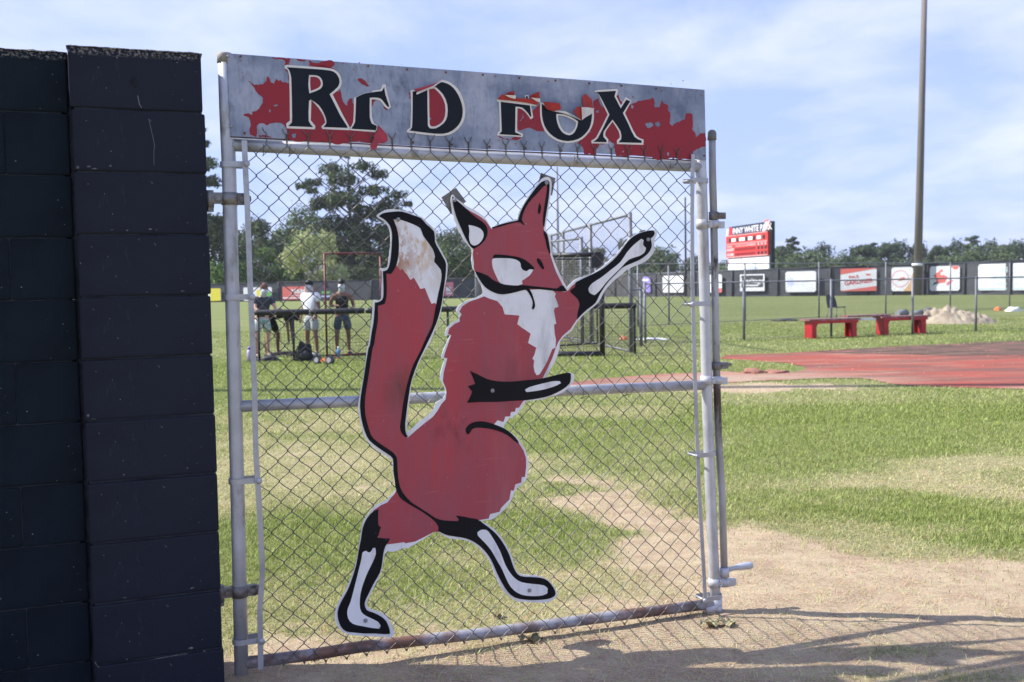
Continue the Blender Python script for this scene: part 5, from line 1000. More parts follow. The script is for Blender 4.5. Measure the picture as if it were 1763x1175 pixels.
for zz in (zt-.05, zt-Hs*.40, zb+.05): part('trim_strip', MB().box(((x0+x1)/2, -.19, zz), (x1-x0, .04, .10)), mat('pale_pink_trim', (.66, .30, .30), .5) if zz > zt-.1 else bpy.data.materials['pale_pink_trim'], rp_)
for f in (.10, .30, .52, .70, .92): part('digit_window', MB().box((x0+(x1-x0)*f, -.19, zt-Hs*.22), (.24*KS, .03, Hs*.18)), dkm, rp_)
for f, w in ((.20, .46*KS), (.41, .62*KS), (.61, .46*KS), (.81, .42*KS)): part('caption', MB().box((x0+(x1-x0)*f, -.19, zt-Hs*.22), (w, .03, Hs*.15)), C_['white'], rp_)
for q in range(12): 
    for r_ in (.66, .88): part('digit_window', MB().box((x0+(x1-x0)*(.25+q*.042), -.19, zt-Hs*r_+.02), (.10*KS, .03, Hs*.13)), mat('digit_maroon', (.16, .02, .03), .5) if 'digit_maroon' not in bpy.data.materials else bpy.data.materials['digit_maroon'], rp_)
    textmesh(str(q+1), Hs*.13, C_['white'], rp_, (x0+(x1-x0)*(.25+q*.042), -.20, zt-Hs*.50), sx=.8*KS*.8, name='numeral')
for f, ch in ((.80, 'R'), (.88, 'H'), (.96, 'E')):
    textmesh(ch, Hs*.15, C_['white'], rp_, (x0+(x1-x0)*f, -.20, zt-Hs*.50), sx=KS*.8, name='numeral')
    for r_ in (.66, .88): part('digit_window', MB().box((x0+(x1-x0)*f, -.19, zt-Hs*r_+.02), (.20*KS, .03, Hs*.14)), dkm, rp_)
for r_, s_ in ((.66, 'GUEST'), (.88, 'HOME')): textmesh(s_, Hs*.17, C_['white'], rp_, (x0+(x1-x0)*.115, -.20, zt-Hs*r_+.02), sx=.8*KS*.9)
textmesh('INNING', Hs*.1, C_['white'], rp_, (x0+(x1-x0)*.1, -.20, zt-Hs*.50), sx=.8*KS*.9)
zt, zb = Z_(442), Z_(466)
ap = part('advert_panel', MB().box((LS/2+.0, -.0, (zt+zb)/2), (LS-.0, .12, zt-zb-.02)), mat('advert_white', (.78, .79, .82), .5), sb)
for x, z, w, h, m_ in ((LS*.62, .18, LS*.25, .2, 'paleblue'), (LS*.35, .75, .09, .4, 'blue'), (.15, .75, .12, .3, 'coral'), (LS*.85, .8, .3, .1, 'pink')): part('print', MB().box((x, -.07, zb+(zt-zb)*z), (w, .02, h*(zt-zb))), C_[m_], ap)

# ------------------------------------------------------------------ poles
def pole(name, label, px, base, r0, r1, H, m, arm=None, cat='pole', lean=0):
    root = thing(name, label, cat, base)
    part('shaft', MB().tube([(0, 0, -.3), (lean*.5, 0, H*.5), (lean, 0, H)], [r0, (r0+r1)/2, r1], 14), m, root); return root
wood = mat('weathered_pole_concrete', (.17, .15, .14), .85, col2=(.12, .108, .10), nscale=1.5, stretch=(1, 1, .12))
bb = fpt(1578)[0]; Yp = bb.y-.9; lp_ = pole('light_pole', 'tall weathered field light pole rising past the top of the view on the right', 1578, (gx(1579, Yp), Yp, 0),   .34, .20, 27.5, wood, cat='light pole', lean=.55)
part('collar', MB().tube([(0, 0, 2.42), (0, 0, 2.62)], .43, 14), C_['white'], lp_)
ca = part('crossarm', MB().box((0, 0, 26.0), (3.2, .18, .18)), wood, lp_)
for x in (-1.4, -.9, .9, 1.4):
    part('floodlight', MB().ball((x, -.25, 25.85), (.28, .24, .3), 10, 6), mat('lamp_housing', (.14, .16, .13), .5) if 'lamp_housing' not in bpy.data.materials else bpy.data.materials['lamp_housing'], ca)
pole('foul_pole', 'thin grey pole rising above the black screen frame', 961, (gx(962, 96), 96, 0), .13, .10, topz(961, 288, 96), grm)
pole('thin_pole', 'thin dark pole just left of the latch post', 1181, (gx(1181, 98), 98, 0), .11, .08, topz(1181, 340, 98), dkm)
lp2 = pole('light_pole', 'field light pole out of view to the left that throws the long thin shadow', 0, (-13.5, 14.75, 0), .17, .12, 27.0, wood, cat='light pole')
part('crossarm', MB().box((0, 0, 26.5), (.18, 3, .18)), wood, lp2)

# ------------------------------------------------------------------ chain link fences on the field
def link_fence(label, pts, H, posts, lo, cell, wire, mrail, toprail=.016, extra_mid=False, postr=.03):
    root = thing('chain_link_fence', label, 'fence', pts[0]); o = Vector(pts[0]); mb = MB()
    for p in posts: part('post', MB().tube([Vector(p)-o+Vector((0, 0, -.1)), Vector(p)-o+Vector((0, 0, H+.04))], postr, 8), grm, root)
    for a, b in zip(pts[:-1], pts[1:]):
        a = Vector(a)-o; b = Vector(b)-o; L = (b-a).length; d_ = (b-a).normalized()
        part('top_rail', MB().tube([a+Vector((0, 0, H)), b+Vector((0, 0, H))], toprail, 8), mrail, root)
        part('bottom_rail', MB().tube([a+Vector((0, 0, lo)), b+Vector((0, 0, lo))], toprail*(.25 if H < 1.5 else .6), 6), mrail, root)
        hh = H-lo; n = int((L+hh)/cell)
        for s_ in (1, -1):
            for k in range(n):
                x = k*cell; q0 = (x, 0); q1 = (x-hh, hh)
                if q1[0] < 0: q1 = (0, x)
                if x > L: q0 = (L, x-L)
                if s_ < 0: q0 = (L-q0[0], q0[1]); q1 = (L-q1[0], q1[1])
                mb.tube([a+d_*q0[0]+Vector((0, .002*s_, lo+q0[1])), a+d_*q1[0]+Vector((0, .002*s_, lo+q1[1]))], wire, 3, caps=False, smooth=False)
    o_ = part('wire_fabric', mb, wirem, root); o_['kind'] = 'stuff'; return root
n1_ = [G(1111, 592), G(1281, 586), G(1431, 581), G(1571, 576), G(1680, 571), G(1820, 566)]
link_fence('low grey chain link fence running behind the red bench', [n1_[0], n1_[-1]], 1.37, n1_, .03, .075, .0016, grm)
f1_ = [G(1099, 563), G(1152, 560), G(1283, 553), G(1410, 548), G(1525, 543), G(1636, 536), G(1738, 530), G(1850, 526)]
link_fence('taller chain link fence farther back behind the sand pile', [f1_[0], f1_[-1]], 2.0, f1_, .03, .16, .0028, grm, .018, postr=.03)
# backstop
b1 = G(1087, 608); b2 = Vector((atdepth(950, 500, 27.6).x, 27.6, 0)); b3 = Vector((b2.x-2.2, 31, 0))
link_fence('tall grey chain link backstop panel behind the fox arm', [b1, b2, b3], 2.75, [b1, b1.lerp(b2, .42), b1.lerp(b2, .8), b2, b3], .03, .10, .0018, grm, .03, postr=.045)
c1 = G(1100, 594); link_fence('short grey gate panel beside the backstop', [G(1088, 600), G(1104, 596)], 1.25, [G(1104, 596)], .03, .08, .0016, grm, .02, postr=.04)
m1_ = G(1003, 592); m2_ = G(925, 585); link_fence('middle height grey fence panel behind the black screen frame', [m1_, m2_], 2.45, [m1_, m2_], .03, .09, .0018, grm, .025, postr=.045)

# black padded rail with net
blk = mat('black_padding', (.012, .012, .015), .5, col2=(.022, .022, .027), nscale=5, bump=.2, bscale=20); netm = mat('black_net_cord', (.02, .02, .02), .8)
def at_(px, Y): return Vector((gx(px, Y), Y, 0))
r0 = at_(436, 19.2); r1 = at_(1096, 19.6)
pr = thing('padded_rail', 'long black padded rail with a net hanging below it', 'rail', r0); L = (r1-r0).length; d_ = (r1-r0).normalized()
npz = int(L/1.05)
for k in range(npz):
    a = d_*(L*k/npz+.01); b = d_*(L*(k+1)/npz-.01); part('pad', MB().tube([a+Vector((0, 0, .95)), a+d_*.06+Vector((0, 0, .95)), b-d_*.06+Vector((0, 0, .95)), b+Vector((0, 0, .95))], [.046, .056, .056, .046], 12), blk, pr)
for px in (443, 503, 640, 770, 900, 1036, 1092): p = at_(px, 19.2+.4*(px-436)/660)-r0; part('post', MB().tube([p+Vector((0, 0, -.1)), p+Vector((0, 0, .93))], .024, 8), dkm, pr)
def net(root, a, b, z0, z1, cell, r=.0022, name='net'):
    mb = MB(); L = (b-a).length; n = int(L/cell)
    for k in range(n+1): p = a.lerp(b, k/n); mb.tube([p+Vector((0, 0, z0)), p+Vector((0, 0, z1))], r, 3, caps=False, smooth=False)
    m = int((z1-z0)/cell)
    for k in range(m+1): mb.tube([a+Vector((0, 0, z0+(z1-z0)*k/m)), b+Vector((0, 0, z0+(z1-z0)*k/m))], r, 3, caps=False, smooth=False)
    o = part(name, mb, netm, root); o['kind'] = 'stuff'; return o
net(pr, Vector((0, 0, 0)), r1-r0, .03, .90, .062)
# black screen frame
s0 = at_(948, 19.25); s1 = at_(1036, 19.0); sf = thing('screen_frame', 'tall black padded pitching screen frame with dark netting behind the fox arm', 'screen', s0)
e = s1-s0
for nm, a, b, r in (('frame_tube', Vector((0, 0, 0)), Vector((0, 0, 1.95)), .045), ('frame_tube', e, e+Vector((0, 0, 1.95)), .05), ('frame_tube', Vector((0, 0, 1.95)), e+Vector((0, 0, 1.95)), .045), ('frame_tube', Vector((-.6, 0, .05)), e+Vector((0, 0, .05)), .05)): part(nm, MB().tube([a, b], r, 10), blk, sf)
part('corner_pad', MB().box(e+Vector((-.09, 0, 1.82)), (.2, .12, .26)), blk, sf); net(sf, Vector((0, 0, 0)), e, .05, 1.92, .05, .003)
# second darker screen leaning behind
q0 = at_(935, 21.8); q1 = at_(1028, 22.6); s2 = thing('dark_screen', 'dark mesh batting screen standing between the black frame and the backstop', 'screen', q0)
e = q1-q0
for a, b in ((Vector((0, 0, 0)), Vector((0, 0, 1.95))), (e, e+Vector((0, 0, 1.95))), (Vector((0, 0, 1.95)), e+Vector((0, 0, 1.95))), (Vector((0, 0, .04)), e+Vector((0, 0, .04)))): part('frame_tube', MB().tube([a, b], .02, 8), dkm, s2)
net(s2, Vector((0, 0, 0)), e, .04, 1.9, .055, .0026)
# red goal frame
g0 = at_(560, 20.2); g1 = at_(656, 20.8); rg = thing('red_goal_frame', 'thin red tube goal frame with black net behind the standing people', 'goal', g0); e = g1-g0; rdm = mat('red_tube_paint', (.16, .015, .02), .5, col2=(.10, .015, .02), nscale=8)
for a, b in ((Vector((0, 0, 0)), Vector((0, 0, 2.1))), (e, e+Vector((0, 0, 2.1))), (Vector((0, 0, 2.1)), e+Vector((0, 0, 2.1))), (Vector((0, 0, .03)), e+Vector((0, 0, .03))), ): part('frame_tube', MB().tube([a, b], .022, 8), rdm, rg)
net(rg, Vector((0, 0, 0)), e, .05, 1.15, .07)

# ------------------------------------------------------------------ red benches
rb = mat('red_bench_paint', (.50, .018, .025), .45, col2=(.36, .02, .025), nscale=6); rbt = mat('worn_bench_top', (.22, .05, .06), .6, col2=(.34, .20, .20), nscale=9)
def bench(pa, pb, label, group):
    a = Vector(pa); b = Vector(pb); d_ = (b-a); L = d_.length; root = thing('bench', label, 'bench', a, math.atan2(d_.y, d_.x), group)
    for k in (-1, 1): part('seat_plank', MB().box((L/2, k*.095, .44), (L+.06, .18, .04)), rbt, root)
    part('apron', MB().box((L/2, -.17, .39), (L-.05, .025, .08)), rb, root)
    for x in (.12, L-.12):
        mb = MB(); s_ = 1 if x < 1 else -1
        mb.slab([[(x-.06, 0), (x+.06, 0), (x+.06, .28), (x+.12, .37), (x+.20, .42), (x-.06, .42)] if s_ > 0 else [(x-.06, 0), (x+.06, 0), (x+.06, .42), (x-.20, .42), (x-.12, .37), (x-.06, .28)]], -.16, -.135)
        part('leg', mb, rb, root)
        mb = MB(); mb.slab([[(x-.06, 0), (x+.06, 0), (x+.06, .42), (x-.06, .42)]], .135, .16); part('leg', mb, rb, root)
        part('leg_board', MB().box((x-.045 if s_ > 0 else x+.045, 0, .21), (.03, .26, .42)), rb, root)
    return root
bench(G(1388, 583), G(1472, 580), 'red wooden bench on the left of the pair by the track', 'red benches by the track'); bench(G(1512, 577), G(1590, 574), 'red wooden bench on the right of the pair by the track', 'red benches by the track')
p0, p1 = G(1470, 578.5), G(1514, 577); mbp = (p1-p0); o = part('plank', MB().box((0, 0, 0), (mbp.length+.5, .28, .04)), rbt, None, (p0+p1)/2+Vector((0, .05, .485)), (0, 0, math.atan2(mbp.y, mbp.x))); tag(o, 'loose worn plank bridging the gap between the two red benches', 'plank')

# ------------------------------------------------------------------ chair, sand pile, buckets and small things
cp = G(1440, 549); ch = thing('plastic_chair', 'black moulded plastic chair facing right on the field', 'chair', cp, rad(-62)); k_ = 1.0; chm = mat('black_plastic', (.014, .014, .017), .4)
mb = MB(); seat = [(-.22, -.22, .42), (.24, -.22, .43), (.24, .22, .43), (-.22, .22, .42)]; mb.add([Vector(v)*k_ for v in seat]+[(Vector(v)+Vector((0, 0, -.03)))*k_ for v in seat], [(0, 1, 2, 3), (7, 6, 5, 4), (0, 4, 5, 1), (1, 5, 6, 2), (2, 6, 7, 3), (3, 7, 4, 0)]); part('seat', mb, chm, ch)
mb = MB(); R_ = 5; vs = []; 
for i in range(R_): 
    f = i/(R_-1)
    for j in range(5):
        g_ = j/4-.5; vs.append(Vector((-.22-.12*f+.05*(2*g_)**2, g_*(.46-.10*f**3), .40+.46*f-.03*(2*g_)**4*f))*k_)
fs = [(i*5+j, i*5+j+1, (i+1)*5+j+1, (i+1)*5+j) for i in range(R_-1) for j in range(4)]; mb.add(vs, fs, True); mb.add([v+Vector((-.025, 0, 0)) for v in vs], [tuple(reversed(f)) for f in fs], True); part('backrest', mb, chm, ch)
for sx_, sy_ in ((-1, -1), (-1, 1), (1, -1), (1, 1)): part('leg', MB().tube([Vector((sx_*.17, sy_*.2, .42))*k_, Vector((sx_*.25, sy_*.23, 0))*k_], .011, 6), grm, ch)
sc = G(1648, 556); rs = random.Random(4); n_a, n_b = 56, 40; mbs = MB(); vs = []
for i in range(n_b+1):
    for j in range(n_a+1):
        x = (j/n_a-.5)*2.7; y = (i/n_b-.5)*2.0; r2 = (x/1.22)**2+(y/.9)**2; h = max(0, 1-r2)**.8*.40*(1-.25*math.tanh((x-.1)*2))
        h += (noise.noise(Vector((x*3, y*3, 1)))*.20+noise.noise(Vector((x*8, y*8, 4)))*.13+noise.noise(Vector((x*20, y*20, 4)))*.07)*min(1, h*4); vs.append((x, y, h-.02))
mbs.add(vs, [(i*(n_a+1)+j, i*(n_a+1)+j+1, (i+1)*(n_a+1)+j+1, (i+1)*(n_a+1)+j) for i in range(n_b) for j in range(n_a)], True)
o = part('sand_pile', mbs, mat('pale_sand', (.40, .34, .25), .95, col2=(.27, .22, .16), nscale=3, bump=.6, bscale=14, bdist=.03), None, sc); tag(o, 'heap of pale sand and clods near the right fence', 'sand pile')
for i, (px, py, w, rot, lab) in enumerate([(1552, 546, .22, .5, 'grey bucket lying on its side left of the sand pile'), (1578, 546, .2, .2, 'grey bucket between two others by the sand pile'), (1597, 543, .24, 1.2, 'grey bucket nearest the sand pile')]):
    p = G(px, py); c = thing('bucket', lab, 'bucket', p+Vector((0, 0, w*.62)), rot, 'buckets by the sand pile')
    part('shell', MB().tube([(-w, 0, 0), (w*.9, 0, 0)], [w*.52, w*.62], 14), mat('bucket_grey', (.20, .21, .22), .6) if 'bucket_grey' not in bpy.data.materials else bpy.data.materials['bucket_grey'], c)
    part('rim', MB().tube([(w*.86, 0, 0), (w*.93, 0, 0)], w*.67, 14), dkm, c)
def lump(name, label, cat, px, py, r, m, flat=.5, seed=0, zoff=0):
    p = G(px, py); bm = bmesh.new(); bmesh.ops.create_icosphere(bm, subdivisions=3, radius=1)
    for v in bm.verts: k = 1+noise.noise(v.co*1.7+Vector((seed, 0, 0)))*.5; v.co = Vector((v.co.x*r*k, v.co.y*r*.7*k, max(-.02, v.co.z*r*flat*k)))
    me = bpy.data.meshes.new(name); bm.to_mesh(me); bm.free(); [setattr(f, 'use_smooth', True) for f in me.polygons]; o = link(name, me, m, None, p+Vector((0, 0, zoff))); tag(o, label, cat); return o
lump('clay_lump', 'small orange clay lump right of the sand pile', 'clay', 1718, 535, .16, C_['orange'], .9, 1); lump('white_sack', 'white sack lying at the right beyond the sand pile', 'sack', 1745, 536, .3, C_['white'], .6, 2); lump('folded_tarp', 'dark folded tarp on the grass left of the red benches', 'tarp', 1352, 553, .5, dkm, .12, 3)
lump('folded_tarp', 'grey tarp lying behind the left red bench', 'tarp', 1478, 551, .8, grm, .08, 5); lump('clay_lump', 'tiny orange clay lump by the backstop foot', 'clay', 1074, 585, .1, C_['orange'], .9, 4); lump('white_sack', 'flat white base bag beyond the low fence', 'sack', 1122, 585, .35, C_['white'], .12, 7)
rbm = bpy.data.materials['track_rubber']
lump('loose_rubber_scrap', 'curled red rubber scrap at the left tip of the track', 'scrap', 1296, 643, .18, rbm, .42, 8); lump('loose_rubber_scrap', 'flat red rubber scrap on the grass wedge of the track', 'scrap', 1338, 642, .22, rbm, .22, 9)
def leaf(px, py, s_, label, rz_):
    p = G(px, py); mb = MB(); vs = []; n = 12
    for i in range(n+1):
        f = i/n; w = math.sin(f*math.pi)**.7*.42; 
        for g_ in (-1, 0, 1): vs.append(((f-.5)*s_, g_*w*s_*(1+.12*math.sin(i*2.1)), .006+.02*math.sin(f*5)*s_*3+abs(g_)*.012+.01*math.sin(f*9+g_)))
    mb.add(vs, [(i*3+j, (i+1)*3+j, (i+1)*3+j+1, i*3+j+1) for i in range(n) for j in range(2)], True); o = part('dry_leaf', mb, mat('dry_leaf_'+str(int(px)), (.30, .27, .15), .9, col2=(.16, .14, .08), nscale=22), None, p, (0, 0, rz_)); tag(o, label, 'leaf')
leaf(1222, 1079, .085, 'large curled dry leaf left of the pair below the latch corner', .3); leaf(1250, 1078, .075, 'yellowish dry leaf right of the pair below the latch corner', -.4); leaf(915, 1106, .09, 'pale yellow dry leaf in front of the bottom rail', .2); leaf(858, 1066, .05, 'small dark curled leaf behind the bottom rail', .9)

# house behind the trees at left
hp = Vector((gx(520, 150), 150, 0)); hs = thing('house', 'low house with a dark grey roof half hidden by trees', 'house', hp, .1); hw = mat('house_wall', (.42, .43, .40), .8); hr = mat('grey_shingle_roof', (.10, .10, .115), .85, col2=(.14, .14, .15), nscale=8)
part('wall', MB().box((0, 3, 1.5), (11, 6, 3.0)), hw, hs)
mb = MB(); vs = [(-5.9, -.6, 2.9), (5.9, -.6, 2.9), (5.9, 3, 5.0), (-5.9, 3, 5.0), (-5.9, 6.6, 2.9), (5.9, 6.6, 2.9)]; mb.add(vs, [(0, 1, 2, 3), (3, 2, 5, 4), (0, 3, 4), (1, 5, 2)]); mb.add([(a, b, c-.12) for a, b, c in vs], [(3, 2, 1, 0), (4, 5, 2, 3)]); part('roof', mb, hr, hs)
for x in (-3.5, -1, 2.2, 4.2): w_ = part('window', MB().box((x, -.02, 1.6), (1.1, .06, 1.2)), C_['white'], hs); part('pane', MB().box((x, -.06, 1.6), (.9, .03, 1.0)), dkm, w_)
hp = Vector((gx(812, 146), 146, 0)); h2 = thing('shed', 'small pale roofed shed beyond the fence near the orange banner', 'shed', hp); part('wall', MB().box((0, 2, 1.5), (5, 4, 3.0)), hw, h2); part('roof', MB().box((0, 2, 3.1), (5.6, 4.6, .25)), C_['grey'], h2); part('door', MB().box((-1, -.03, 1.1), (.9, .05, 2.1)), dkm, h2)

# ------------------------------------------------------------------ people
def skin_obj(name, V, E, R, m, parent, lv=1, root=0):
    me = bpy.data.meshes.new(name); me.from_pydata([tuple(v) for v in V], E, []); me.update(); o = link(name, me, m, parent)
    md = o.modifiers.new('skin', 'SKIN'); md.use_smooth_shade = True; ly = me.skin_vertices[0].data if me.skin_vertices else None
    if ly is None:
        bpy.context.view_layer.objects.active = o; bm = bmesh.new(); bm.from_mesh(me); bm.verts.layers.skin.verify(); bm.to_mesh(me); bm.free(); ly = me.skin_vertices[0].data
    for i, r in enumerate(R): ly[i].radius = r if isinstance(r, tuple) else (r, r); ly[i].use_root = (i == root)
    s_ = o.modifiers.new('sub', 'SUBSURF'); s_.levels = lv; s_.render_levels = lv
    dg = bpy.context.evaluated_depsgraph_get(); me2 = bpy.data.meshes.new_from_object(o.evaluated_get(dg)); o.modifiers.clear(); o.data = me2
    if not me2.materials: me2.materials.append(m)
    for p in me2.polygons: p.use_smooth = True
    return o
def hand(V, E, R, w, d, s_, side):
    """palm and five fingers added to the skin chain at wrist index w, pointing along d"""
    d = Vector(d).normalized(); up = Vector((0, 0, 1)); a = d.cross(up); a = a.normalized() if a.length > .1 else Vector((1, 0, 0)); b = a.cross(d)
    V.append(V[w]+d*.05*s_); E.append((w, len(V)-1)); R.append((.028*s_, .016*s_)); pm_ = len(V)-1
    for k, (o_, l_) in enumerate(((-1.5, .060), (-.5, .072), (.5, .068), (1.5, .052))):
        V.append(V[pm_]+d*.04*s_+a*o_*.017*s_); E.append((pm_, len(V)-1)); R.append(.009*s_); q = len(V)-1
        V.append(V[q]+(d*.8-b*.4).normalized()*l_*.55*s_); E.append((q, len(V)-1)); R.append(.008*s_); V.append(V[q+1]+(d*.4-b*.9).normalized()*l_*.4*s_); E.append((q+1, len(V)-1)); R.append(.007*s_)
    V.append(V[w]+d*.035*s_+a*side*.035*s_-b*.01*s_); E.append((w, len(V)-1)); R.append(.010*s_); q = len(V)-1; V.append(V[q]+(d+a*side*.35).normalized()*.04*s_); E.append((q, len(V)-1)); R.append(.008*s_)
def person(label, base, rz, J, skinm, shirt, shorts, hairm, maskm, shoe, s_=.90, sleeves=True, cap=False, flare=1.0):
    root = thing('person', label, 'person', base, rz, 'people training by the padded rail')
    P = {k: Vector(v)*s_ for k, v in J.items()}; V = []; E = []; R = []; ix = {}
    def add(nm, r, par=None):
        V.append(P[nm]); R.append(r if not isinstance(r, tuple) else tuple(q*s_ for q in r)); R[-1] = R[-1] if isinstance(r, tuple) else r*s_; ix[nm] = len(V)-1
        if par: E.append((ix[par], ix[nm]))
    add('pelvis', (.135, .10)); add('waist', (.125, .09), 'pelvis'); add('chest', (.155, .105), 'waist'); add('neckb', (.07, .06), 'chest'); add('neck', .052, 'neckb'); add('headc', (.072, .088), 'neck'); add('headt', (.060, .075), 'headc')
    for sd in 'LR':
        add('hip'+sd, .088, 'pelvis'); add('knee'+sd, .057, 'hip'+sd); add('calf'+sd, .054, 'knee'+sd); add('ank'+sd, .036, 'calf'+sd); add('toe'+sd, (.04, .028), 'ank'+sd)
        add('sh'+sd, .058, 'chest'); add('elb'+sd, .040, 'sh'+sd); add('wri'+sd, .027, 'elb'+sd)
    for sd, sg in (('L', 1), ('R', -1)): hand(V, E, R, ix['wri'+sd], P['wri'+sd]-P['elb'+sd], s_, sg)
    b_ = skin_obj('body', V, E, R, skinm, root)
    def sub(name, names, rr, edges, m, rt=0):
        Vv = [P[n] if isinstance(n, str) else n for n in names]; return skin_obj(name, Vv, edges, [tuple(q*s_ for q in r) if isinstance(r, tuple) else r*s_ for r in rr], m, root, 1, rt)
    mid = lambda a, b, f: P[a].lerp(P[b], f)
    if sleeves: sub('shirt', ['waist', 'pelvis', 'chest', mid('chest', 'neckb', .75), 'shL', mid('shL', 'elbL', .62), 'shR', mid('shR', 'elbR', .62)], [(.16, .125), (.165, .13), (.185, .145), (.115, .10), .088, .070, .088, .070], [(0, 1), (0, 2), (2, 3), (2, 4), (4, 5), (2, 6), (6, 7)], shirt)
    else: sub('tank_top', ['waist', 'pelvis', 'chest', mid('chest', 'neckb', .55)], [(.155, .12), (.16, .125), (.178, .14), (.13, .10)], [(0, 1), (0, 2), (2, 3)], shirt)
    sub('shorts', ['pelvis', mid('pelvis', 'waist', .35), 'hipL', mid('hipL', 'kneeL', .85), 'hipR', mid('hipR', 'kneeR', .85)], [(.15, .125), (.14, .11), .108, .098*flare, .108, .098*flare], [(0, 1), (0, 2), (2, 3), (0, 4), (4, 5)], shorts)
    h = P['headc']; f = (P['face']-h).normalized(); up = (P['headt']-P['neck']).normalized(); side = f.cross(up).normalized(); M = Matrix((side, f, up)).transposed()
    mb = MB(); mb.ball(h+up*.055*s_-f*.012*s_, (.087*s_, .104*s_, .085*s_), 14, 8, M)
    if cap: mb.ball(h+up*.07*s_+f*.10*s_, (.06*s_, .07*s_, .012*s_), 12, 4, M)
    part('cap' if cap else 'hair', mb, hairm, root)
    mb = MB(); mb.ball(h-up*.035*s_+f*.022*s_, (.080*s_, .098*s_, .075*s_), 14, 8, M); mb.tube([h-up*.05*s_, P['neck'], P['neckb']-up*.0], [.078*s_, .066*s_, .075*s_], 12); part('neck_gaiter', mb, maskm, root)
    mb = MB()
    for sg in (-1, 1): mb.ball(h+up*.028*s_+f*.082*s_+side*sg*.032*s_, .007*s_, 8, 5)
    part('eyes', mb, dkm, root)
    mb = MB(); mb.ball(h+up*.005*s_+f*.105*s_, (.012*s_, .02*s_, .022*s_), 8, 5, M)
    for sg in (-1, 1): mb.ball(h+side*sg*.085*s_, (.012*s_, .02*s_, .03*s_), 8, 5, M)
    part('ears_and_nose', mb, skinm, root)
    for sd in 'LR': d_ = (P['toe'+sd]-P['ank'+sd]); d_.z = 0; d_.normalize(); c = (P['toe'+sd]+P['ank'+sd])/2; c.z = .035; Mr = Matrix.Rotation(math.atan2(d_.y, d_.x), 3, 'Z'); part('shoe', MB().ball(c+d_*.01, (.15*s_, .055*s_, .05*s_), 12, 6, Mr), shoe, root)
    return root
tanskin = mat('light_skin', (.50, .30, .22), .55); brown = mat('brown_skin', (.20, .105, .065), .5); dbrown = mat('deep_brown_skin', (.12, .065, .042), .5)
white_c = mat('white_cotton', (.75, .76, .80), .85); gaiter = mat('pale_gaiter', (.62, .66, .70), .8, col2=(.40, .44, .48), nscale=25); greyt = mat('charcoal_tee', (.05, .055, .075), .85); blackc = mat('black_cloth', (.012, .012, .014), .8)
floral = mat('floral_shorts', (.25, .48, .48), .8, col2=(.62, .60, .55), nscale=14, lo=.45, hi=.55); add_layer(floral, (.55, .15, .12), 18, .60, .63, seed=4); greysh = mat('pale_grey_shorts', (.42, .45, .46), .8, col2=(.34, .37, .39), nscale=9); navsh = mat('slate_shorts', (.05, .075, .105), .8, col2=(.12, .15, .18), nscale=10, lo=.5, hi=.6)
auburn = mat('auburn_hair', (.12, .045, .02), .6); blackh = mat('black_hair', (.01, .009, .009), .6); shoew = mat('light_shoe', (.5, .5, .5), .6); shoeb = mat('dark_shoe', (.03, .03, .035), .6)
stand = dict(pelvis=(0, 0, .95), waist=(0, 0, 1.12), chest=(0, .01, 1.32), neckb=(0, 0, 1.46), neck=(0, .01, 1.53), headc=(0, .03, 1.64), headt=(0, .02, 1.72), face=(0, .2, 1.63),
             hipL=(.10, 0, .90), kneeL=(.13, .02, .50), calfL=(.135, -.01, .36), ankL=(.14, -.02, .09), toeL=(.15, .12, .03), hipR=(-.10, 0, .90), kneeR=(-.13, .02, .50), calfR=(-.135, -.01, .36), ankR=(-.14, -.02, .09), toeR=(-.15, .12, .03),
             shL=(.20, 0, 1.40), elbL=(.24, -.02, 1.12), wriL=(.25, .06, .90), shR=(-.20, 0, 1.40), elbR=(-.24, -.02, 1.12), wriR=(-.25, .06, .90))
def J(**k): d = dict(stand); d.update(k); return d
# facing +y locally; rotate to face the camera
person('person in white tee and black cap standing left of the red goal post', at_(534, 20.6), rad(150), J(elbR=(-.25, .0, 1.13), wriR=(-.24, .14, .95), headc=(0, .03, 1.62), kneeL=(.09, .04, .50), ankL=(.10, .02, .09), toeL=(.12, .15, .03), kneeR=(-.12, .0, .50)), brown, white_c, greysh, blackh, gaiter, shoew, cap=True)
person('person in black tank top and slate shorts holding a phone, gaiter over the face', at_(588, 20.7), rad(195), J(elbL=(.27, .0, 1.14), wriL=(.16, .24, 1.16), elbR=(-.27, .02, 1.12), wriR=(-.20, .24, 1.10), face=(0.03, .2, 1.60)), brown, blackc, navsh, blackh, gaiter, shoeb, sleeves=False)
person('auburn haired person in charcoal tee and floral shorts at the padded rail', at_(449, 20.3), rad(215), J(waist=(0, .03, 1.10), chest=(0, .10, 1.28), neckb=(0, .14, 1.40), neck=(0, .16, 1.46), headc=(0, .20, 1.56), headt=(0, .19, 1.64), face=(0, .4, 1.50), shL=(.19, .1, 1.34), elbL=(.24, .26, 1.12), wriL=(.14, .46, 1.02), shR=(-.19, .1, 1.34), elbR=(-.24, .26, 1.12), wriR=(-.14, .46, 1.02)), tanskin, greyt, floral, auburn, gaiter, shoeb, flare=1.15)
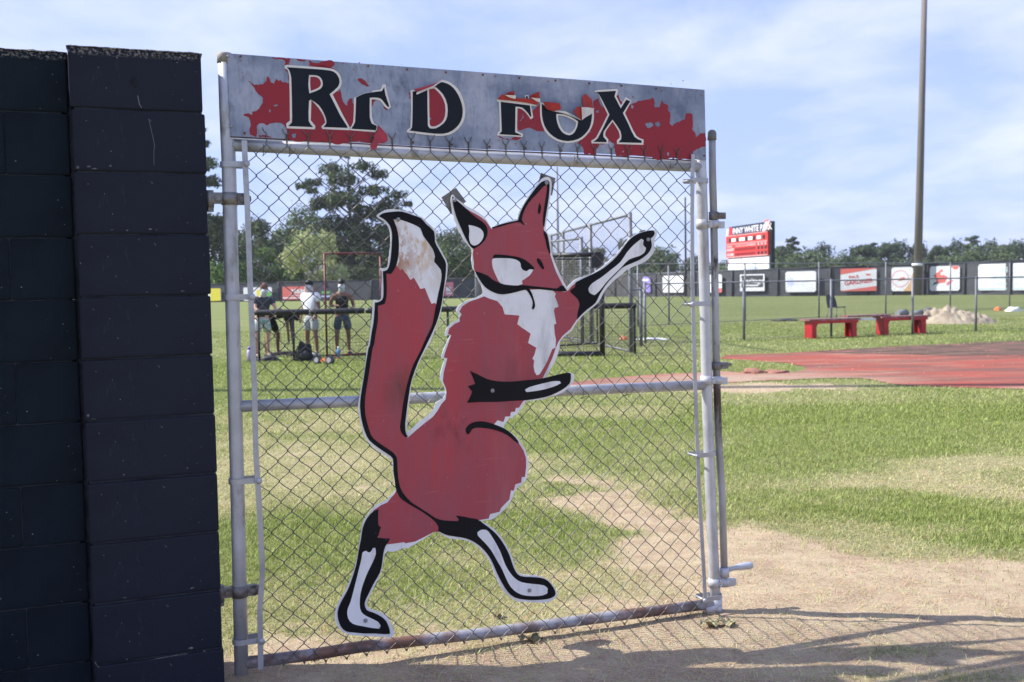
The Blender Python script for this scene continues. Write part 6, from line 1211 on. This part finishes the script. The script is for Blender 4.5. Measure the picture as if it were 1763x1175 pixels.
person('person in black bending forward with arms hanging down', at_(470, 20.9), rad(-92), J(pelvis=(0, -.12, .92), waist=(0, .03, .99), chest=(0, .22, 1.0), neckb=(0, .38, .98), neck=(0, .44, .96), headc=(0, .53, .92), headt=(0, .60, .90), face=(0, .56, .70), hipL=(.10, -.12, .88), hipR=(-.10, -.12, .88), kneeL=(.16, -.10, .48), ankL=(.2, -.14, .09), toeL=(.2, .0, .03), kneeR=(-.16, .05, .48), ankR=(-.2, .02, .09), toeR=(-.2, .16, .03), shL=(.17, .33, 1.0), elbL=(.17, .36, .68), wriL=(.16, .38, .40), shR=(-.17, .33, 1.0), elbR=(-.17, .36, .68), wriR=(-.16, .38, .40), calfL=(.19, -.13, .34), calfR=(-.19, .02, .34)), dbrown, blackc, blackc, blackh, blackc, shoeb)
ph = at_(584, 20.4); o = part('phone', MB().box((0, 0, 0), (.07, .012, .14)), shoeb, None, ph+Vector((.02, -.02, 1.08)), (.5, 0, .2)); tag(o, 'dark phone held by the person in the black tank top', 'phone')
bpk = lump('backpack', 'black backpack on the grass between the white tee person and the post', 'backpack', 525, 622, .19, blackc, 1.75, 12)
st_ = part('strap', MB().tube([(-.1, -.12, .3), (-.14, -.18, .18), (-.11, -.14, .04)], .016, 6), blackc, bpk); part('pocket', MB().ball((.02, -.12, .12), (.10, .05, .09), 10, 6), shoeb, bpk)
lump('dark_bag', 'dark duffel bag at the feet of the leaning person', 'bag', 464, 622, .22, shoeb, .45, 13); lump('dark_bag', 'flat dark bag under the bending person', 'bag', 492, 612, .3, blackc, .3, 14)
lump('neon_cloth', 'neon yellow green cloth lying on the grass', 'cloth', 477, 619, .12, mat('neon_fabric', (.45, .75, .06), .7), .25, 15)
def bottle(px, py, h, r, m, capm, label):
    p = G(px, py); b_ = thing('water_bottle', label, 'bottle', p, 0, 'water bottles on the grass'); part('shell', MB().tube([(0, 0, 0), (0, 0, h*.7), (0, 0, h*.8)], [r, r, r*.55], 12), m, b_); part('lid', MB().tube([(0, 0, h*.8), (0, 0, h)], r*.6, 10), capm, b_)
bottle(430, 624, .30, .05, mat('lilac_bottle', (.42, .38, .55), .4), mat('violet_lid', (.2, .1, .5), .5), 'lilac water bottle with violet lid left of the tension bar'); bottle(583, 617, .23, .034, mat('blue_bottle', (.10, .30, .62), .3), C_['white'], 'blue water bottle at the feet of the person in the black tank top')
wp = G(557, 628); wk = thing('wheeled_trolley', 'small orange trolley with two grey wheels lying on the grass', 'trolley', wp, rad(-28))
for x in (-.14, .15): w_ = part('wheel', MB().tube([(x, -.03, .085), (x, .03, .085)], .085, 18), dkm, wk); part('hub', MB().tube([(x, -.04, .085), (x, .04, .085)], .05, 12), C_['grey'], w_)
part('axle', MB().tube([(-.14, 0, .085), (.15, 0, .085)], .015, 8), grm, wk); part('frame', MB().box((0, 0, .08), (.16, .05, .05)), C_['orange'], wk); part('handle', MB().tube([(0, 0, .1), (-.02, .2, .12), (-.02, .5, .08)], .014, 8), C_['orange'], wk)


# ------------------------------------------------------------------ summer haze
hz = MB().box((0, 110, 15.5), (700, 420, 34.0)); hm_ = bpy.data.materials.new('thin_haze'); hm_.use_nodes = True; t = hm_.node_tree; t.nodes.clear()
ho = t.nodes.new('ShaderNodeOutputMaterial'); hv = t.nodes.new('ShaderNodeVolumePrincipled'); hv.inputs['Color'].default_value = (.88, .92, 1, 1); hv.inputs['Density'].default_value = .00022; t.links.new(hv.outputs[0], ho.inputs['Volume'])
o = link('haze', hz.mesh('haze'), hm_); o['kind'] = 'stuff'; tag(o, 'thin pale summer haze over the field', 'haze')
